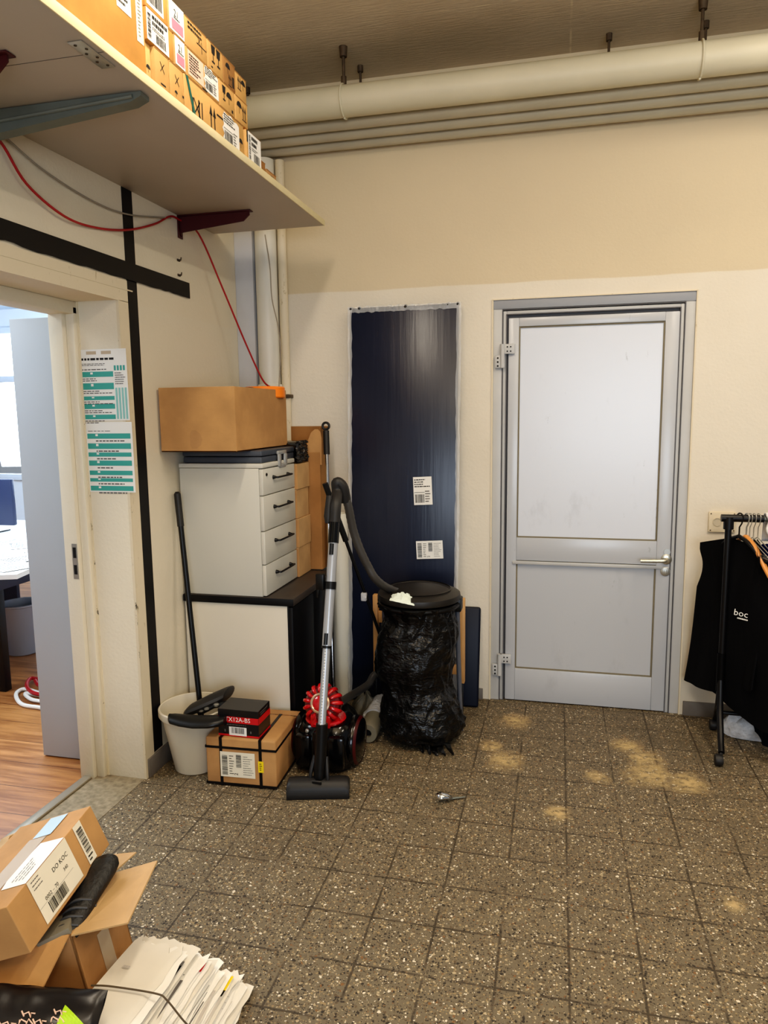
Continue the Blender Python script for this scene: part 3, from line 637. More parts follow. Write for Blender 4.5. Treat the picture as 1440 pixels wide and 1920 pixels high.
b = B(); ring(b, DX0+.046, DX1-.046, 0, DZ-.048, .004, DW+.002, DW+.03, 0, False, 0); ring(b, DX0+.066, DX1-.066, 0, DZ-.071, .005, DW+.004, DW+.03, 0, False, 0); b.build('groove_shade_line', 'groove_shade', dr, smooth=0)  # dark strips on the frame, shade of the grooves put into their colour
b = B(); b.box(DX0+.05, DX1-.05, Y0+.012, Y0+.06, .005, DZ-.06); b.build('shadow_gap', 'groove_shade', dr, smooth=0)  # dark sheet behind the leaf, shade of the gap put into its colour
lx0, lx1, lz1 = -.258, .566, 2.045
b = B(); yl0, yl1 = Y0-.006, Y0+.03
b.box(lx0, -.205, yl0, yl1, .006, lz1, .003); b.box(.500, lx1, yl0, yl1, .006, lz1, .003)
b.box(-.205, .500, yl0, yl1, 2.002, lz1, .003); b.box(-.205, .500, yl0, yl1, .785, .908, .003); b.box(-.205, .500, yl0, yl1, .006, .185, .003)
lf = b.build('door_leaf', 'door_paint', dr)
B().box(-.205, .5, yl0+.012, yl1-.004, .908, 2.002, .001).build('upper_panel', 'door_panel_sheen', dr, smooth=0)  # paler and bluer: the window's reflection is put into the panel colour
B().box(-.205, .5, yl0+.012, yl1-.004, .185, .785, .001).build('lower_panel', 'door_paint', dr, smooth=0)
b = B()
for z0, z1 in ((.908, 2.002), (.185, .785)):
    ring(b, -.205, .5, z0, z1, .007, yl0+.006, yl0+.013, 0, True, .001)
b.build('panel_bead', 'bead_brown', dr)  # bead in a darker, browner tone than the panels
B().box(-.225, .53, yl0-.008, yl0, .765, .783, .003).build('rail_ledge', 'frame_paint', dr)
for z in (1.87, .22):
    b = B(); b.cyl((-.287, Y0-.022, z-.075), (-.287, Y0-.022, z+.045), .012, n=16); b.box(-.285, -.225, Y0-.026, Y0-.008, z-.005, z+.045, .002)
    b.box(-.325, -.287, Y0-.026, Y0-.01, z-.075, z-.012, .002)
    for q in (-.245, -.262): b.cyl((q, Y0-.028, z+.03), (q, Y0-.026, z+.03), .004, n=8, mi=1); b.cyl((q, Y0-.028, z+.008), (q, Y0-.026, z+.008), .004, n=8, mi=1)
    for q in (-.025, -.045, -.065): b.cyl((-.31, Y0-.028, z+q), (-.31, Y0-.026, z+q), .005, n=8, mi=1)
    b.build('hinge', ['frame_paint', 'black_hole'], dr)
b = B(); hx, hz = .548, .817
b.lathe([(.026, 0), (.026, .006), (.022, .008)], Matrix.Translation((hx, yl0, hz)) @ Matrix.Rotation(math.pi/2, 4, 'X'), 24)
b.tube(bez([(hx, yl0, hz), (hx, yl0-.035, hz), (hx-.008, yl0-.048, hz), (hx-.03, yl0-.052, hz), (hx-.13, yl0-.05, hz-.003)], 24), .0095, 12)
b.build('handle', 'alu', dr)
b = B(); b.lathe([(.024, 0), (.024, .005), (.021, .007)], Matrix.Translation((hx-.003, yl0, hz-.063)) @ Matrix.Rotation(math.pi/2, 4, 'X'), 24); b.box(hx-.008, hx+.002, yl0-.010, yl0-.006, hz-.078, hz-.05, .002)
b.lathe([(.016, 0), (.016, .004)], Matrix.Translation((hx+.002, yl0, hz+.038)) @ Matrix.Rotation(math.pi/2, 4, 'X'), 16)
b.build('lock', 'zinc', dr)
b = B(); b.box(DX0-.006, DX0+.001, DW-.006, DW+.01, 0, DZ); b.box(DX1-.001, DX1+.006, DW-.006, DW+.01, 0, DZ); b.box(DX0-.006, DX1+.006, DW-.006, DW+.01, DZ-.001, DZ+.005)
struct(b.build('trim_6', 'trim_paint', smooth=0))
# wall socket
so = thing('wall_socket', (.78, DW, 1.02), 'cream wall socket plate behind the left end of the clothes rail', 'socket')
B().box(.735, .862, DW-.014, DW, .965, 1.068, .005).build('socket_plate', 'trim_paint', so)
b = B()
for x in (.775, .822): b.lathe([(.021, 0), (.021, .003), (.017, .003), (.016, .0015), (.0001, .0015)], Matrix.Translation((x, DW-.014, 1.017)) @ Matrix.Rotation(math.pi/2, 4, 'X'), 20)
b.cyl((x-.007, DW-.0125, 1.017), (x-.007, DW-.008, 1.017), .0025, n=8, mi=1); b.cyl((x+.007, DW-.0125, 1.017), (x+.007, DW-.008, 1.017), .0025, n=8, mi=1)
b.build('socket_insert', ['socket_grey', 'black_hole'], so)
b = B()
for x in (.745, .852):
    for z in (.975, 1.058): b.cyl((x, DW-.0155, z), (x, DW-.014, z), .0035, n=8)
b.build('screw', 'rusty', so)
# ------------------------------------------------------------------ tall wrapped board on the back wall
tb = thing('wrapped_board', (-.8, 3.66, 0), 'tall dark navy board wrapped in clear plastic leaning on the back wall', 'board')
Lb = 2.105; ang = math.atan2(.125, 2.1)
MB_ = Matrix.Translation((-1.085, 3.665, .012)) @ Matrix.Rotation(-ang, 4, 'X')
b = B(); b.X = MB_; b.box(0, .575, 0, .03, 0, Lb, .003); b.build('board_panel', 'navy_laminate', tb)
b = B(); b.X = MB_
def crump(a, c, w, h, amp, seed):
    return lambda u, v_: (a+u*w + amp*turb((u*6, v_*40, seed), 1, seed), -.004+amp*.5*turb((u*5, v_*30, 3), 1, seed+4), c+v_*h)
b.grid(crump(-.012, 0, .022, Lb+.015, .006, 1), 3, 90); b.grid(crump(.568, 0, .022, Lb+.015, .006, 2), 3, 90)
b.grid(lambda u, v_: (-.012+u*.6, -.005+.006*turb((u*30, v_*3, 1)), Lb-.015+v_*.03+.008*turb((u*25, v_*2, 5))), 60, 3)
b.build('plastic_wrap', 'clear_film', tb)
b = B(); b.X = MB_
for x in (.004, .05, .30, .52, .572):
    c = V((x, .005, Lb+.006)); b.lathe([(.002, -.012), (.011, -.006), (.013, 0), (.009, .008), (.002, .012)], Matrix.Translation(c), 8)
b.tube([(0, .005, Lb+.003), (.15, .005, Lb+.006), (.35, .005, Lb+.004), (.575, .005, Lb+.007)], .006, 6)
b.build('gathered_wrap', 'dark_film', tb)
def board_label(px, py, qx, qy, rot, st, lab):
    Mi = MB_.inverted(); n = (MB_.to_3x3() @ V((0, -1, 0))); o0 = MB_ @ V((0, -.001, 0))
    def hit(x, y): d = ray(x, y); return O + d*((o0-O).dot(n)/d.dot(n))
    a = Mi @ hit(px, qy); c = Mi @ hit(qx, py); w, h = c.x-a.x, c.z-a.z
    R = MB_.to_3x3(); u = R @ V((math.cos(rot), 0, math.sin(rot))); v_ = R @ V((-math.sin(rot), 0, math.cos(rot)))
    sticker(tb, MB_ @ V((a.x, -.0065, a.z)), u, v_, w, h, st, 'paper_white', lab=lab)
board_label(777, 895, 812, 947, .05, 'ship', 'upper white shipping label'); board_label(782, 1016, 832, 1048, .06, 'side', 'lower white shipping label')
# ------------------------------------------------------------------ cabinets in the corner
CX0, CX1, CY0, CY1 = XL+.012, -1.166, 3.03, 3.60
cb = thing('low_cabinet', (-1.44, 3.3, 0), 'low cabinet with cream side and black front supporting the drawer unit', 'cabinet')
B().box(CX0, CX1-.022, CY0, CY0+.018, .0, .698, .002).build('side_panel', 'cab_white', cb)
b = B(); b.box(CX0, CX1-.022, CY0+.018, CY1, 0, .698, .002); b.build('carcass', 'cab_black', cb)
B().box(CX1-.021, CX1, CY0-.002, CY1-.285, .003, .694, .003).build('door', 'cab_black', cb)
B().box(CX1-.021, CX1, CY1-.283, CY1, .003, .694, .003).build('door', 'cab_black', cb)
B().box(CX0-.005, CX1+.006, CY0-.006, CY1+.03, .7, .735, .003).build('cabinet_top', 'cab_top', cb)
B().box(CX0-.005, CX1+.0062, CY0-.008, CY0-.005, .701, .734, .001).build('top_edge', 'cab_black', cb)
B().box(CX1-.026, CX1-.02, CY0-.003, CY0+.02, .0, .7, .001).build('edge_strip', 'handle_black', cb)
du = thing('drawer_unit', (-1.5, 3.24, .736), 'light grey four drawer office pedestal standing on the low cabinet', 'cabinet')
DXF = -1.292; Z0, Z1 = .7365, 1.352
B().box(XL+.014, DXF-.020, CY0+.004, 3.44, Z0, Z1-.022, .002).build('carcass', 'drawer_grey', du)
B().box(XL+.012, DXF+.001, CY0+.002, 3.443, Z1-.021, Z1, .004).build('top_panel', 'drawer_grey', du)
zz = [Z0+.002, .886, 1.042, 1.205, Z1-.024]
for i in range(4):
    b = B(); b.box(DXF-.019, DXF, CY0+.004, 3.44, zz[i]+.002, zz[i+1]-.002, .003); d_ = b.build('drawer', 'drawer_grey', du)
    zc = zz[i]+(zz[i+1]-zz[i])*.62; y0, y1 = 3.155, 3.335
    b = B(); b.tube(bez([(DXF, y0, zc), (DXF+.020, y0, zc), (DXF+.026, y0+.012, zc), (DXF+.026, y1-.012, zc), (DXF+.020, y1, zc), (DXF, y1, zc)], 30), .0048, 8)
    for y in (y0, y1): b.cyl((DXF, y, zc), (DXF+.012, y, zc), .010, .007, 10)
    b.build('drawer_handle', 'handle_black', d_)
B().lathe([(.007, 0), (.007, .004), (.003, .004)], Matrix.Translation((DXF, 3.075, 1.30)) @ Matrix.Rotation(math.pi/2, 4, 'Y'), 12).build('lock', 'handle_black', du)
# flat grey organiser box
tr = thing('organiser_case', (-1.5, 3.25, Z1), 'flat dark grey plastic case lying between drawer unit and carton', 'case')
B().box(XL+.03, -1.300, CY0+.015, 3.46, Z1+.001, Z1+.030, .006).build('case_base', 'tray_grey', tr)
B().box(XL+.028, -1.298, CY0+.013, 3.462, Z1+.032, Z1+.058, .006).build('case_lid', 'tray_grey', tr)
b = B(); yk = 3.275
b.box(-1.299, -1.288, yk-.055, yk+.055, Z1+.030, Z1+.048, .004); b.box(-1.296, -1.284, yk-.055, yk-.022, Z1-.028, Z1+.034, .006); b.box(-1.296, -1.284, yk+.022, yk+.055, Z1-.028, Z1+.034, .006); b.box(-1.296, -1.286, yk-.04, yk+.04, Z1-.034, Z1-.012, .006)
b.build('clasp', 'clasp_clear', tr)
# big carton on top
bc = thing('large_carton', (-1.53, 3.2, Z1+.059), 'large plain brown carton on the grey case above the drawer unit', 'box')
K0, K1 = Z1+.060, 1.692
b = B(); x0, x1, y0, y1 = XL+.012, -1.349, 2.892, 3.50; t_ = .006
for bx in ((x0, x1, y0, y0+t_), (x0, x1, y1-t_, y1), (x0, x0+t_, y0+t_, y1-t_), (x1-t_, x1, y0+t_, y1-t_)): b.box(*bx, K0, K1, .001)
b.box(x0, x1, y0, y1, K0, K0+t_, .001); b.build('box_body', 'card_kraft', bc, smooth=0)
b = B(); b.box(x0+.004, x1-.004, y0+.004, y1-.004, K1-.05, K1-.042); b.build('box_lid', 'card_dark', bc, smooth=0)
d = None; b = B(); d = D(b, (x0, y0, K0), (1, 0, 0), (0, 0, 1), .0006)
d.poly([(.165+.03*math.cos(a*.628)+.006*math.cos(a*5), .055+.043*math.sin(a*.628)) for a in range(10)], 0); b.build('torn_tape', 'card_brown', bc, smooth=0)
b = B(); b.box(x0+.001, x1-.001, y0+.002, y0+.006, K1-.0005, K1+.0008); b.build('rim', 'card_pale', bc, smooth=0)
og = thing('cable_reel', (-1.42, 3.25, K1), 'orange plastic cable winder lying on top of the large carton', 'reel')
b = B(); Mx = Matrix.Translation((-1.43, 3.42, K1-.040))
b.lathe([(.03, 0), (.095, .0), (.10, .006), (.10, .05), (.095, .056), (.03, .056)], Mx, 28); b.build('reel_body', 'orange', og)
b = B(); b.box(-1.56, -1.44, 3.28, 3.40, K1-.040, K1+.012, .012); b.build('dark_cover', 'black_plastic', og)
# small cartons behind the drawers, wrapped parcel, tall carton
zb = .7365
for k, (h, dx) in enumerate(((.155, 0), (.150, .004), (.150, -.003), (.130, .003))):
    lab = ('lowest', 'second from bottom', 'third from bottom', 'topmost')[k]
    t = thing('small_carton', (-1.35, 3.55, zb), 'small plain brown carton beside the drawer unit, %s of its stack of four' % lab, 'box', 'stack of four small cartons')
    B().box(-1.62, -1.285+dx, 3.452, 3.630+dx, zb, zb+h-.0015, .002).build('box_body', 'card_pale', t, smooth=0)
    b = B(); b.box(-1.62, -1.2842+dx, 3.4505, 3.4515, zb+.002, zb+h-.006); b.build('side_flap', 'card_kraft', t, smooth=0)
    zb += h
pw = thing('wrapped_parcel', (-1.35, 3.54, zb), 'black parcel in shiny cling film on the stack of small cartons', 'parcel')
b = B(); b.loft([[(-1.60+.30*s_, 3.535+.075*math.cos(a)*(1+.25*turb((s_*9, math.cos(a)*2, math.sin(a)*2))), zb+.058+.055*math.sin(a)*(1+.12*turb((s_*5, math.cos(a)*3, 2)))) for a in [2*math.pi*k/18 for k in range(18)]] for s_ in (0, .15, .3, .5, .7, .85, .97, 1.02)])
b.build('parcel_body', 'black_gloss', pw)
b = B(); b.grid(lambda u, v_: (-1.288+.020*abs(turb((u*7, v_*9, 2)))+.012*turb((u*14, v_*16, 5)), 3.455+.165*u+.010*turb((u*6, v_*8, 7)), zb+.004+.112*v_), 22, 18); b.build('film_folds', 'dark_film', pw, smooth=25)
tc = thing('tall_carton', (-1.25, 3.72, .736), 'tall narrow opened brown carton standing upright behind the small cartons', 'box')
b = B(); ty0, ty1, tx = 3.648, 3.80, -1.225
b.box(tx-.22, tx, ty0, ty1, .7365, 1.37, .002); b.build('box_body', 'card_tall', tc, smooth=0)
b = B(); b.prism([at(x, y, ty0+.002) for x, y in ((562, 868), (569, 858), (573, 842), (578, 824), (583, 811), (590, 805), (596, 805), (601, 811), (603, 822), (603.5, 872))], (0, .004, 0)); b.build('flap', 'card_kraft', tc, smooth=0)
b = B(); b.box(tx-.22, tx-.002, ty1-.005, ty1, 1.37, 1.505); b.box(tx-.005, tx, ty0+.02, ty1-.005, 1.37, 1.50); b.build('rear_flap', 'card_dark', tc, smooth=0)
# white cardboard tube behind the vacuum
ct = thing('cardboard_tube', (-1.15, 3.72, 0), 'white upright tube standing on the floor left of the wrapped board', 'tube')
b = B(); b.lathe([(.036, 0), (.044, .02), (.045, .05), (.045, 1.02), (.043, 1.04), (.036, 1.04), (.036, .9)], Matrix.Translation((-1.140, 3.70, .0)) , 28)
b.build('tube_body', 'pipe_white', ct)
# ------------------------------------------------------------------ bucket with wringer, broom stick, parcel, battery box
BK = V((-1.562, 2.80, 0))
bk = thing('bucket', BK, 'cream plastic bucket on the floor against the left wall', 'bucket')
Mk = Matrix.Translation(BK)
b = B(); b.lathe([(.088, 0), (.093, .004), (.138, .25), (.148, .252), (.153, .26), (.153, .286), (.149, .29), (.144, .288), (.139, .27), (.130, .2), (.09, .012), (.0001, .010)], Mk, 48, 0, True, False); b.build('bucket_body', 'bucket', bk)
mw = thing('mop_head', BK+V((.05, -.04, .27)), 'black plastic mop head with clips lying across the bucket rim', 'mop head')
b = B()
p0, p1 = at(318, 1354, 2.635), at(424, 1358, 2.675)
b.loft([[p0.lerp(p1, s_) + V((0, .055*w_*math.cos(a), .018+.02*math.sin(a)-.012*math.sin(math.pi*s_))) for a in [2*math.pi*k/14 for k in range(14)]] for s_, w_ in ((0, .25), (.06, .6), (.25, .85), (.5, 1), (.75, 1), (.94, .8), (1, .5))])
b.build('front_plate', 'black_plastic', mw)
b = B(); q0, q1 = at(350, 1342, 2.76), at(432, 1306, 2.86)
b.loft([[q0.lerp(q1, s_) + V((.0, .07*w_*math.cos(a), .02+.03*w_*math.sin(a))) for a in [2*math.pi*k/14 for k in range(14)]] for s_, w_ in ((0, .4), (.1, .8), (.5, 1), (.85, 1), (.97, .85), (1, .5))])
b.build('rear_plate', 'dark_grip', mw)
b = B(); h0, h1 = at(372, 1338, 2.76), at(430, 1318, 2.80)
b.tube([h0, h0.lerp(h1, .5)+V((0, 0, .012)), h1], .012, 10)
for s_ in (.12, .3, .62): c = h0.lerp(h1, s_)+V((0, -.01, .014)); b.lathe([(.006, -.006), (.012, -.004), (.013, .004), (.006, .008)], Matrix.Translation(c), 12, 1)
b.build('clip_row', ['black_plastic', 'zinc'], mw)
bs = thing('broom_stick', BK+V((.02, .05, .05)), 'long thin black stick rising from the bucket and leaning on the drawer unit', 'stick')
q0, q1 = V((-1.545, 2.80, .03)), atx(332, 922, XL+.022)
pA = at(376, 1330, 2.88); dirv = (q1-pA).normalized(); q0 = pA - dirv*.22
b = B(); b.tube([q0, q1-dirv*.10], .0125, 14); b.build('pole', 'black_plastic', bs)
b = B(); b.tube([q1-dirv*.16, q1-dirv*.01, q1], [.0155, .0155, .008], 14); b.build('grip', 'dark_grip', bs)
# strapped parcel
PA, PB = fl(389, 1470), fl(521, 1479); th = .045; Lp = (PB-PA).length
MP = Matrix.Translation(PA) @ Matrix.Rotation(th, 4, 'Z'); Wp, Hp = .27, .215
sp = thing('strapped_parcel', PA, 'brown carton with black straps and address label beside the bucket', 'box')
b = B(); b.X = MP; b.box(0, Lp, 0, Wp, .002, Hp, .008, seg=3); b.build('box_body', 'card_kraft', sp)
b = B(); b.X = MP
for xx in (.062, Lp-.075):
    b.box(xx, xx+.013, -.0022, .0, -.0005+.002, Hp+.001); b.box(xx, xx+.013, -.0022, Wp+.002, Hp, Hp+.0022); b.box(xx, xx+.013, Wp, Wp+.002, .002, Hp)
for z in (.168, .006): b.box(-.002, Lp+.002, -.0024, -.0002, z, z+.010); b.box(Lp, Lp+.0024, -.002, Wp, z, z+.010); b.box(-.0024, 0, -.002, Wp, z, z+.010)
b.build('strap', 'handle_black', sp, smooth=0)
U_, Vv = MP.to_3x3() @ V((1, 0, 0)), V((0, 0, 1))
sticker(sp, MP @ V((.066, -.0035, .045)), U_, Vv, .155, .112, 'side', 'paper_cream', lab='white address label with barcodes')
b = B(); d = D(b, MP @ V((Lp-.078, -.0035, .075)), U_, Vv, .0008); d.rect(0, 0, .024, .050, 0); d.lines(.006, .008, .012, .035, 4, 1); b.build('sticker', ['yellow', 'ink'], sp, smooth=0)['label'] = 'small yellow sticker'
b = B(); b.X = MP; b.prism([(Lp-.10, Wp+.004, Hp), (Lp+.03, Wp+.004, Hp-.01), (Lp+.035, Wp+.03, .10), (Lp+.0, Wp+.03, .0)], (0, .004, 0)); b.box(-.0, Lp+.01, Wp+.005, Wp+.05, Hp-.004, Hp, .001); b.build('rear_flap', 'card_brown', sp, smooth=0)
MQ = MP @ Matrix.Translation((.052, .022, Hp+.0025)) @ Matrix.Rotation(-.05, 4, 'Z'); w_, d_, h_ = .185, .125, .118
bb = thing('battery_box', MQ.translation, 'small black and red printed battery box on the strapped carton', 'box')
b = B(); b.X = MQ; b.box(0, w_, 0, d_, 0, h_, .0015); b.X = None
for (o, u, L_) in ((V((0, 0, 0)), V((1, 0, 0)), w_), (V((w_, 0, 0)), V((0, 1, 0)), d_)):
    dd = D(b, MQ @ o, MQ.to_3x3() @ u, V((0, 0, 1)), .0006); dd.rect(0, h_*.50, L_, h_*.74, 1); dd.rect(0, 0, L_, h_*.07, 1)
    if L_ == w_:
        dd.text('YTX12A-BS', .016, h_*.56, .027, 2); dd.lines(.04, h_*.41, .10, .007, 1, 3); dd.rect(.050, h_*.04, .130, h_*.36, 2, 2); dd.bars(.06, h_*.12, .06, h_*.22, 0, 3); dd.rect(.028, h_*.15, .034, h_*.24, 3); dd.rect(.146, h_*.15, .152, h_*.24, 3)
    else: dd.lines(.02, h_*.78, .09, .02, 2, 3)
dd = D(b, MQ @ V((0, 0, h_)), MQ.to_3x3() @ V((1, 0, 0)), MQ.to_3x3() @ V((0, 1, 0)), .0005); dd.lines(.12, d_*.78, .05, .012, 1, 3)
b.build('box_body', ['print_black', 'red_print', 'paper_white', 'ink_soft'], bb, smooth=0)
# ------------------------------------------------------------------ vacuum cleaner
vc = thing('vacuum_cleaner', (-.98, 2.93, 0), 'red and black bagless vacuum cleaner with silver wand parked upright', 'vacuum cleaner')
VX, VY = -.985, 2.965
b = B()
def oval(cx, cy, z, rx, ry, n=36): return [(cx+rx*math.copysign(abs(math.cos(a))**.7, math.cos(a)), cy+ry*math.copysign(abs(math.sin(a))**.7, math.sin(a)), z) for a in [2*math.pi*k/n for k in range(n)]]
b.loft([oval(VX, VY, z, rx, ry) for z, rx, ry in ((.006, .10, .09), (.016, .126, .118), (.06, .134, .130), (.14, .134, .130), (.185, .128, .120), (.208, .108, .10), (.214, .07, .07))]); b.build('body', 'black_gloss', vc)
for sx in (-1, 1):
    b = B(); Mw = Matrix.Translation((VX+sx*.122, VY+.01, .112)) @ Matrix.Rotation(sx*math.pi/2, 4, 'Y')
    b.lathe([(.108, -.012), (.111, .0), (.109, .014), (.098, .026), (.06, .034), (.0001, .036)], Mw, 40, 0, True, False); w_ = b.build('wheel', 'black_gloss', vc)
    b = B(); b.lathe([(.100, .024), (.108, .0165), (.106, .0195), (.098, .0275)], Mw, 40, 0, False, False); b.build('wheel_trim', 'wheel_red', w_)
# bin housing with facets and little catches
b = B()
for x0, x1 in ((-.112, -.040), (.035, .112)): b.box(VX+x0, VX+x1, VY-.146, VY-.10, .035, .185, .016)
b.box(VX-.03, VX+.03, VY-.14, VY-.10, .03, .20, .01); b.build('front_cover', 'black_gloss', vc)
b = B(); CC = V((VX-.008, VY-.055, .298)); MC = Matrix.Translation(CC) @ Matrix.Rotation(math.radians(-24), 4, 'X') @ Matrix.Rotation(math.pi/2, 4, 'X')
b.lathe([(.03, -.07), (.074, -.06), (.081, -.02), (.079, .008), (.066, .022), (.045, .026), (.0001, .026)], MC, 40, 0, True, False); b.build('cyclone_core', 'vac_red_dark', vc)
for k in range(15):
    a = 2*math.pi*(k+.5)/15+math.pi/2
    if abs((a % (2*math.pi))-1.5*math.pi) < .40: continue
    b = B(); Mp = MC @ Matrix.Rotation(a, 4, 'Z')
    b.tube([Mp @ V(q) for q in ((.046, 0, .022), (.055, 0, .027), (.068, 0, .024), (.079, 0, .012), (.083, 0, -.008), (.080, 0, -.04))], [.0055, .0075, .0085, .0095, .0095, .007], 10); b.build('cyclone_fin', 'vac_red', vc)
b = B(); b.lathe([(.044, .03), (.044, .040), (.038, .043), (.034, .040), (.034, .03)], MC, 32, 0, False, False); b.build('cyclone_ring', 'vac_rim', vc)
b = B(); b.lathe([(.034, .028), (.033, .038), (.02, .044), (.0001, .045)], MC, 28, 0, False, False); b.build('cyclone_cap', 'vac_red', vc)
b = B(); b.box(VX-.05, VX-.022, VY-.105, VY-.06, .205, .262, .006); b.box(VX+.012, VX+.040, VY-.105, VY-.06, .205, .262, .006); b.build('bin_catch', 'vac_red', vc)
b = B(); b.lathe([(.05, 0), (.088, .004), (.092, .012), (.088, .02), (.05, .024)], Matrix.Translation((VX-.005, VY-.02, .208)), 36); b.build('bin_collar', 'vac_red', vc)
b = B()
for q in ((-.075, .16), (-.06, .195), (-.08, .10), (-.055, .10), (.075, .175)): b.lathe([(.009, 0), (.008, .006), (.003, .008)], Matrix.Translation((VX+q[0], VY-.118, q[1])) @ Matrix.Rotation(math.pi/2, 4, 'X'), 12)
b.build('catch_button', 'zinc', vc)
# floor head, neck, wand
HA, HB = fl(537, 1500), fl(655, 1498); hc = (HA+HB)/2; hl = (HB-HA).length; MH = Matrix.Translation(HA) @ Matrix.Rotation(math.atan2(HB.y-HA.y, HB.x-HA.x), 4, 'Z')
b = B(); pf = [(0, .006), (0, .036), (.012, .058), (.035, .070), (.068, .066), (.095, .042), (.10, .006)]
b.X = MH; b.loft([[(x_, y_, z_*k_+.002) for y_, z_ in pf] for x_, k_ in ((0, .82), (.006, .95), (.02, 1), (hl-.02, 1), (hl-.006, .95), (hl, .82))]); b.build('floor_head', 'dark_grip', vc)
b = B(); b.X = MH; b.box(.0, hl, -.003, .01, .001, .018, .002); b.build('brush_strip', 'black_hole', vc)
W0 = at(603, 1366, 2.715); W1 = at(625, 1016, 2.93); Wd = (W1-W0).normalized()
hm = MH @ V((hl*.52, .05, .045))
b = B(); b.tube(bez([hm+V((0, 0, -.02)), hm+V((0, .0, .03)), hm.lerp(W0, .6), W0+Wd*.02], 18), .025, 16)
b.build('neck', 'black_plastic', vc)
b = B()
for sx in (-.034, .034): b.tube(bez([hm+V((sx*1.15, -.01, -.005)), hm+V((sx*1.05, -.005, .05)), hm+V((sx*.75, .02, .11))], 12), .008, 8)
b.build('yoke', 'dark_grip', vc)
b = B(); b.X = Matrix.Translation(hm+V((0, -.032, .012))) @ Matrix.Rotation(.5, 4, 'X'); b.box(-.020, .020, -.004, .004, -.012, .022, .002, 0); b.box(-.018, .018, -.0052, -.004, -.008, .0, 0, 1); b.build('head_badge', ['dark_grip', 'zinc'], vc)
Wm = W0.lerp(W1, .43)
b = B(); b.tube([W0, Wm], .0165, 20); b.build('lower_wand', 'vac_silver', vc)
b = B(); b.tube([Wm, W1], .0205, 20); b.build('upper_wand', 'vac_silver', vc)
side = Wd.cross(V((0, -1, 0))).normalized(); frt = side.cross(Wd)
if frt.y > 0: frt = -frt
b = B()
for k in range(26):
    c = W0.lerp(Wm, .06+.036*k)+frt*.0165; b.tube([c-Wd*.003, c+Wd*.003], .0022 if k%3 else .003, 6)
b.build('wand_scale', 'paper_white', vc)
b = B(); b.tube([Wm-Wd*.006, Wm+Wd*.004], .0225, 20); b.build('wand_ring', 'black_plastic', vc)
for c, r_ in ((Wm+frt*.018+Wd*.03, .009), (W1-Wd*.035+frt*.018, .010)): B().tube([c-Wd*.022, c+Wd*.026], r_, 10).build('wand_catch', 'black_plastic', vc)
Wc = W0.lerp(W1, .76)
b = B(); b.tube([Wc-Wd*.016, Wc+Wd*.016], .024, 20); hk = Wc - side*.0; 
sg = -1 if side.x > 0 else 1
b.X = Matrix.Translation(Wc+side*sg*.045); b.box(-.018, .018, -.014, .014, -.02, .05, .004); b.box(-.018, -.008, -.006, .006, -.055, -.01, .003); b.X = None
b.build('tool_clip', 'black_plastic', vc)
G1 = at(632, 905, 3.03)
b = B(); b.tube([W1-Wd*.005, W1+Wd*.09], .0235, 18); b.build('wand_cuff', 'black_gloss', vc)
b = B(); b.tube(bez([W1+Wd*.085, W1+Wd*.16, G1-V((0, 0, .04)), G1+V((.0, 0, .0)), G1+V((.022, .012, -.022)), at(648, 940, 3.06)], 40), .025, 18); b.build('handle', 'dark_grip', vc)
b = B(); g = W1+Wd*.13-side*sg*(-.03); b.tube([g+Wd*.07, g-Wd*.02, g-Wd*.05], [.015, .020, .012], 12); b.build('handle_trigger', 'dark_grip', vc)
hs = [at(640, 915, 3.05), at(652, 945, 3.06), at(664, 1000, 3.09), at(688, 1058, 3.12), at(716, 1096, 3.17), V((-.66, 3.46, .62)), V((-.60, 3.55, .40)), V((-.66, 3.58, .20)), at(712, 1262, 3.48), at(690, 1284, 3.40), at(655, 1306, 3.22), at(632, 1322, 3.06)]
P = bez(hs, 150); b = B(); b.tube(P, [.0185+.0012*(k % 2) for k in range(len(P))], 14); b.build('hose', 'hose', vc)
# ------------------------------------------------------------------ long handled broom and dustpan, leaning beside the cabinet
lb = thing('long_broom', (-1.11, 3.52, 0), 'long silver broom handle with black ring grip leaning in the corner', 'broom')
T1 = at(611, 797, 3.66); T0 = V((-1.105, 3.42, .10)); td = (T1-T0).normalized()
b = B(); b.tube([T0, T1-td*.03], .0095, 14); b.build('pole', 'chrome', lb)
b = B(); b.tube([T1-td*.155, T1-td*.03], [.0165, .0165], 14); b.build('grip', 'dark_grip', lb)
b = B(); b.tube([T1+V((.018*math.cos(a), 0, .018*math.sin(a)-.005)) for a in [2*math.pi*k/20 for k in range(21)]], .0065, 10, caps=False); b.build('hanging_ring', 'dark_grip', lb)
b = B(); b.box(-1.155, -1.06, 3.36, 3.46, .006, .11, .01); b.build('brush', 'black_plastic', lb)
ds = thing('dustpan_stick', (-.75, 3.5, 0), 'thin black stick with a white clip leaning across behind the vacuum hose', 'stick')
S1, S2 = at(610, 908, 3.30), at(690, 1128, 3.42); sd = (S2-S1).normalized()
S3 = S2 + sd*((S2.z-.02)/-sd.z)
b = B(); b.tube([S1, S3], .0085, 12); b.build('pole', 'handle_black', ds)
b = B(); b.tube([S1-sd*.005, S1+sd*.30], .0145, 12); b.build('grip', 'black_plastic', ds)
c = at(683, 1119, 3.405); b = B(); b.box(c.x-.015, c.x+.013, c.y-.014, c.y+.012, c.z-.02, c.z+.022, .005); b.build('clip', 'film_white', ds)
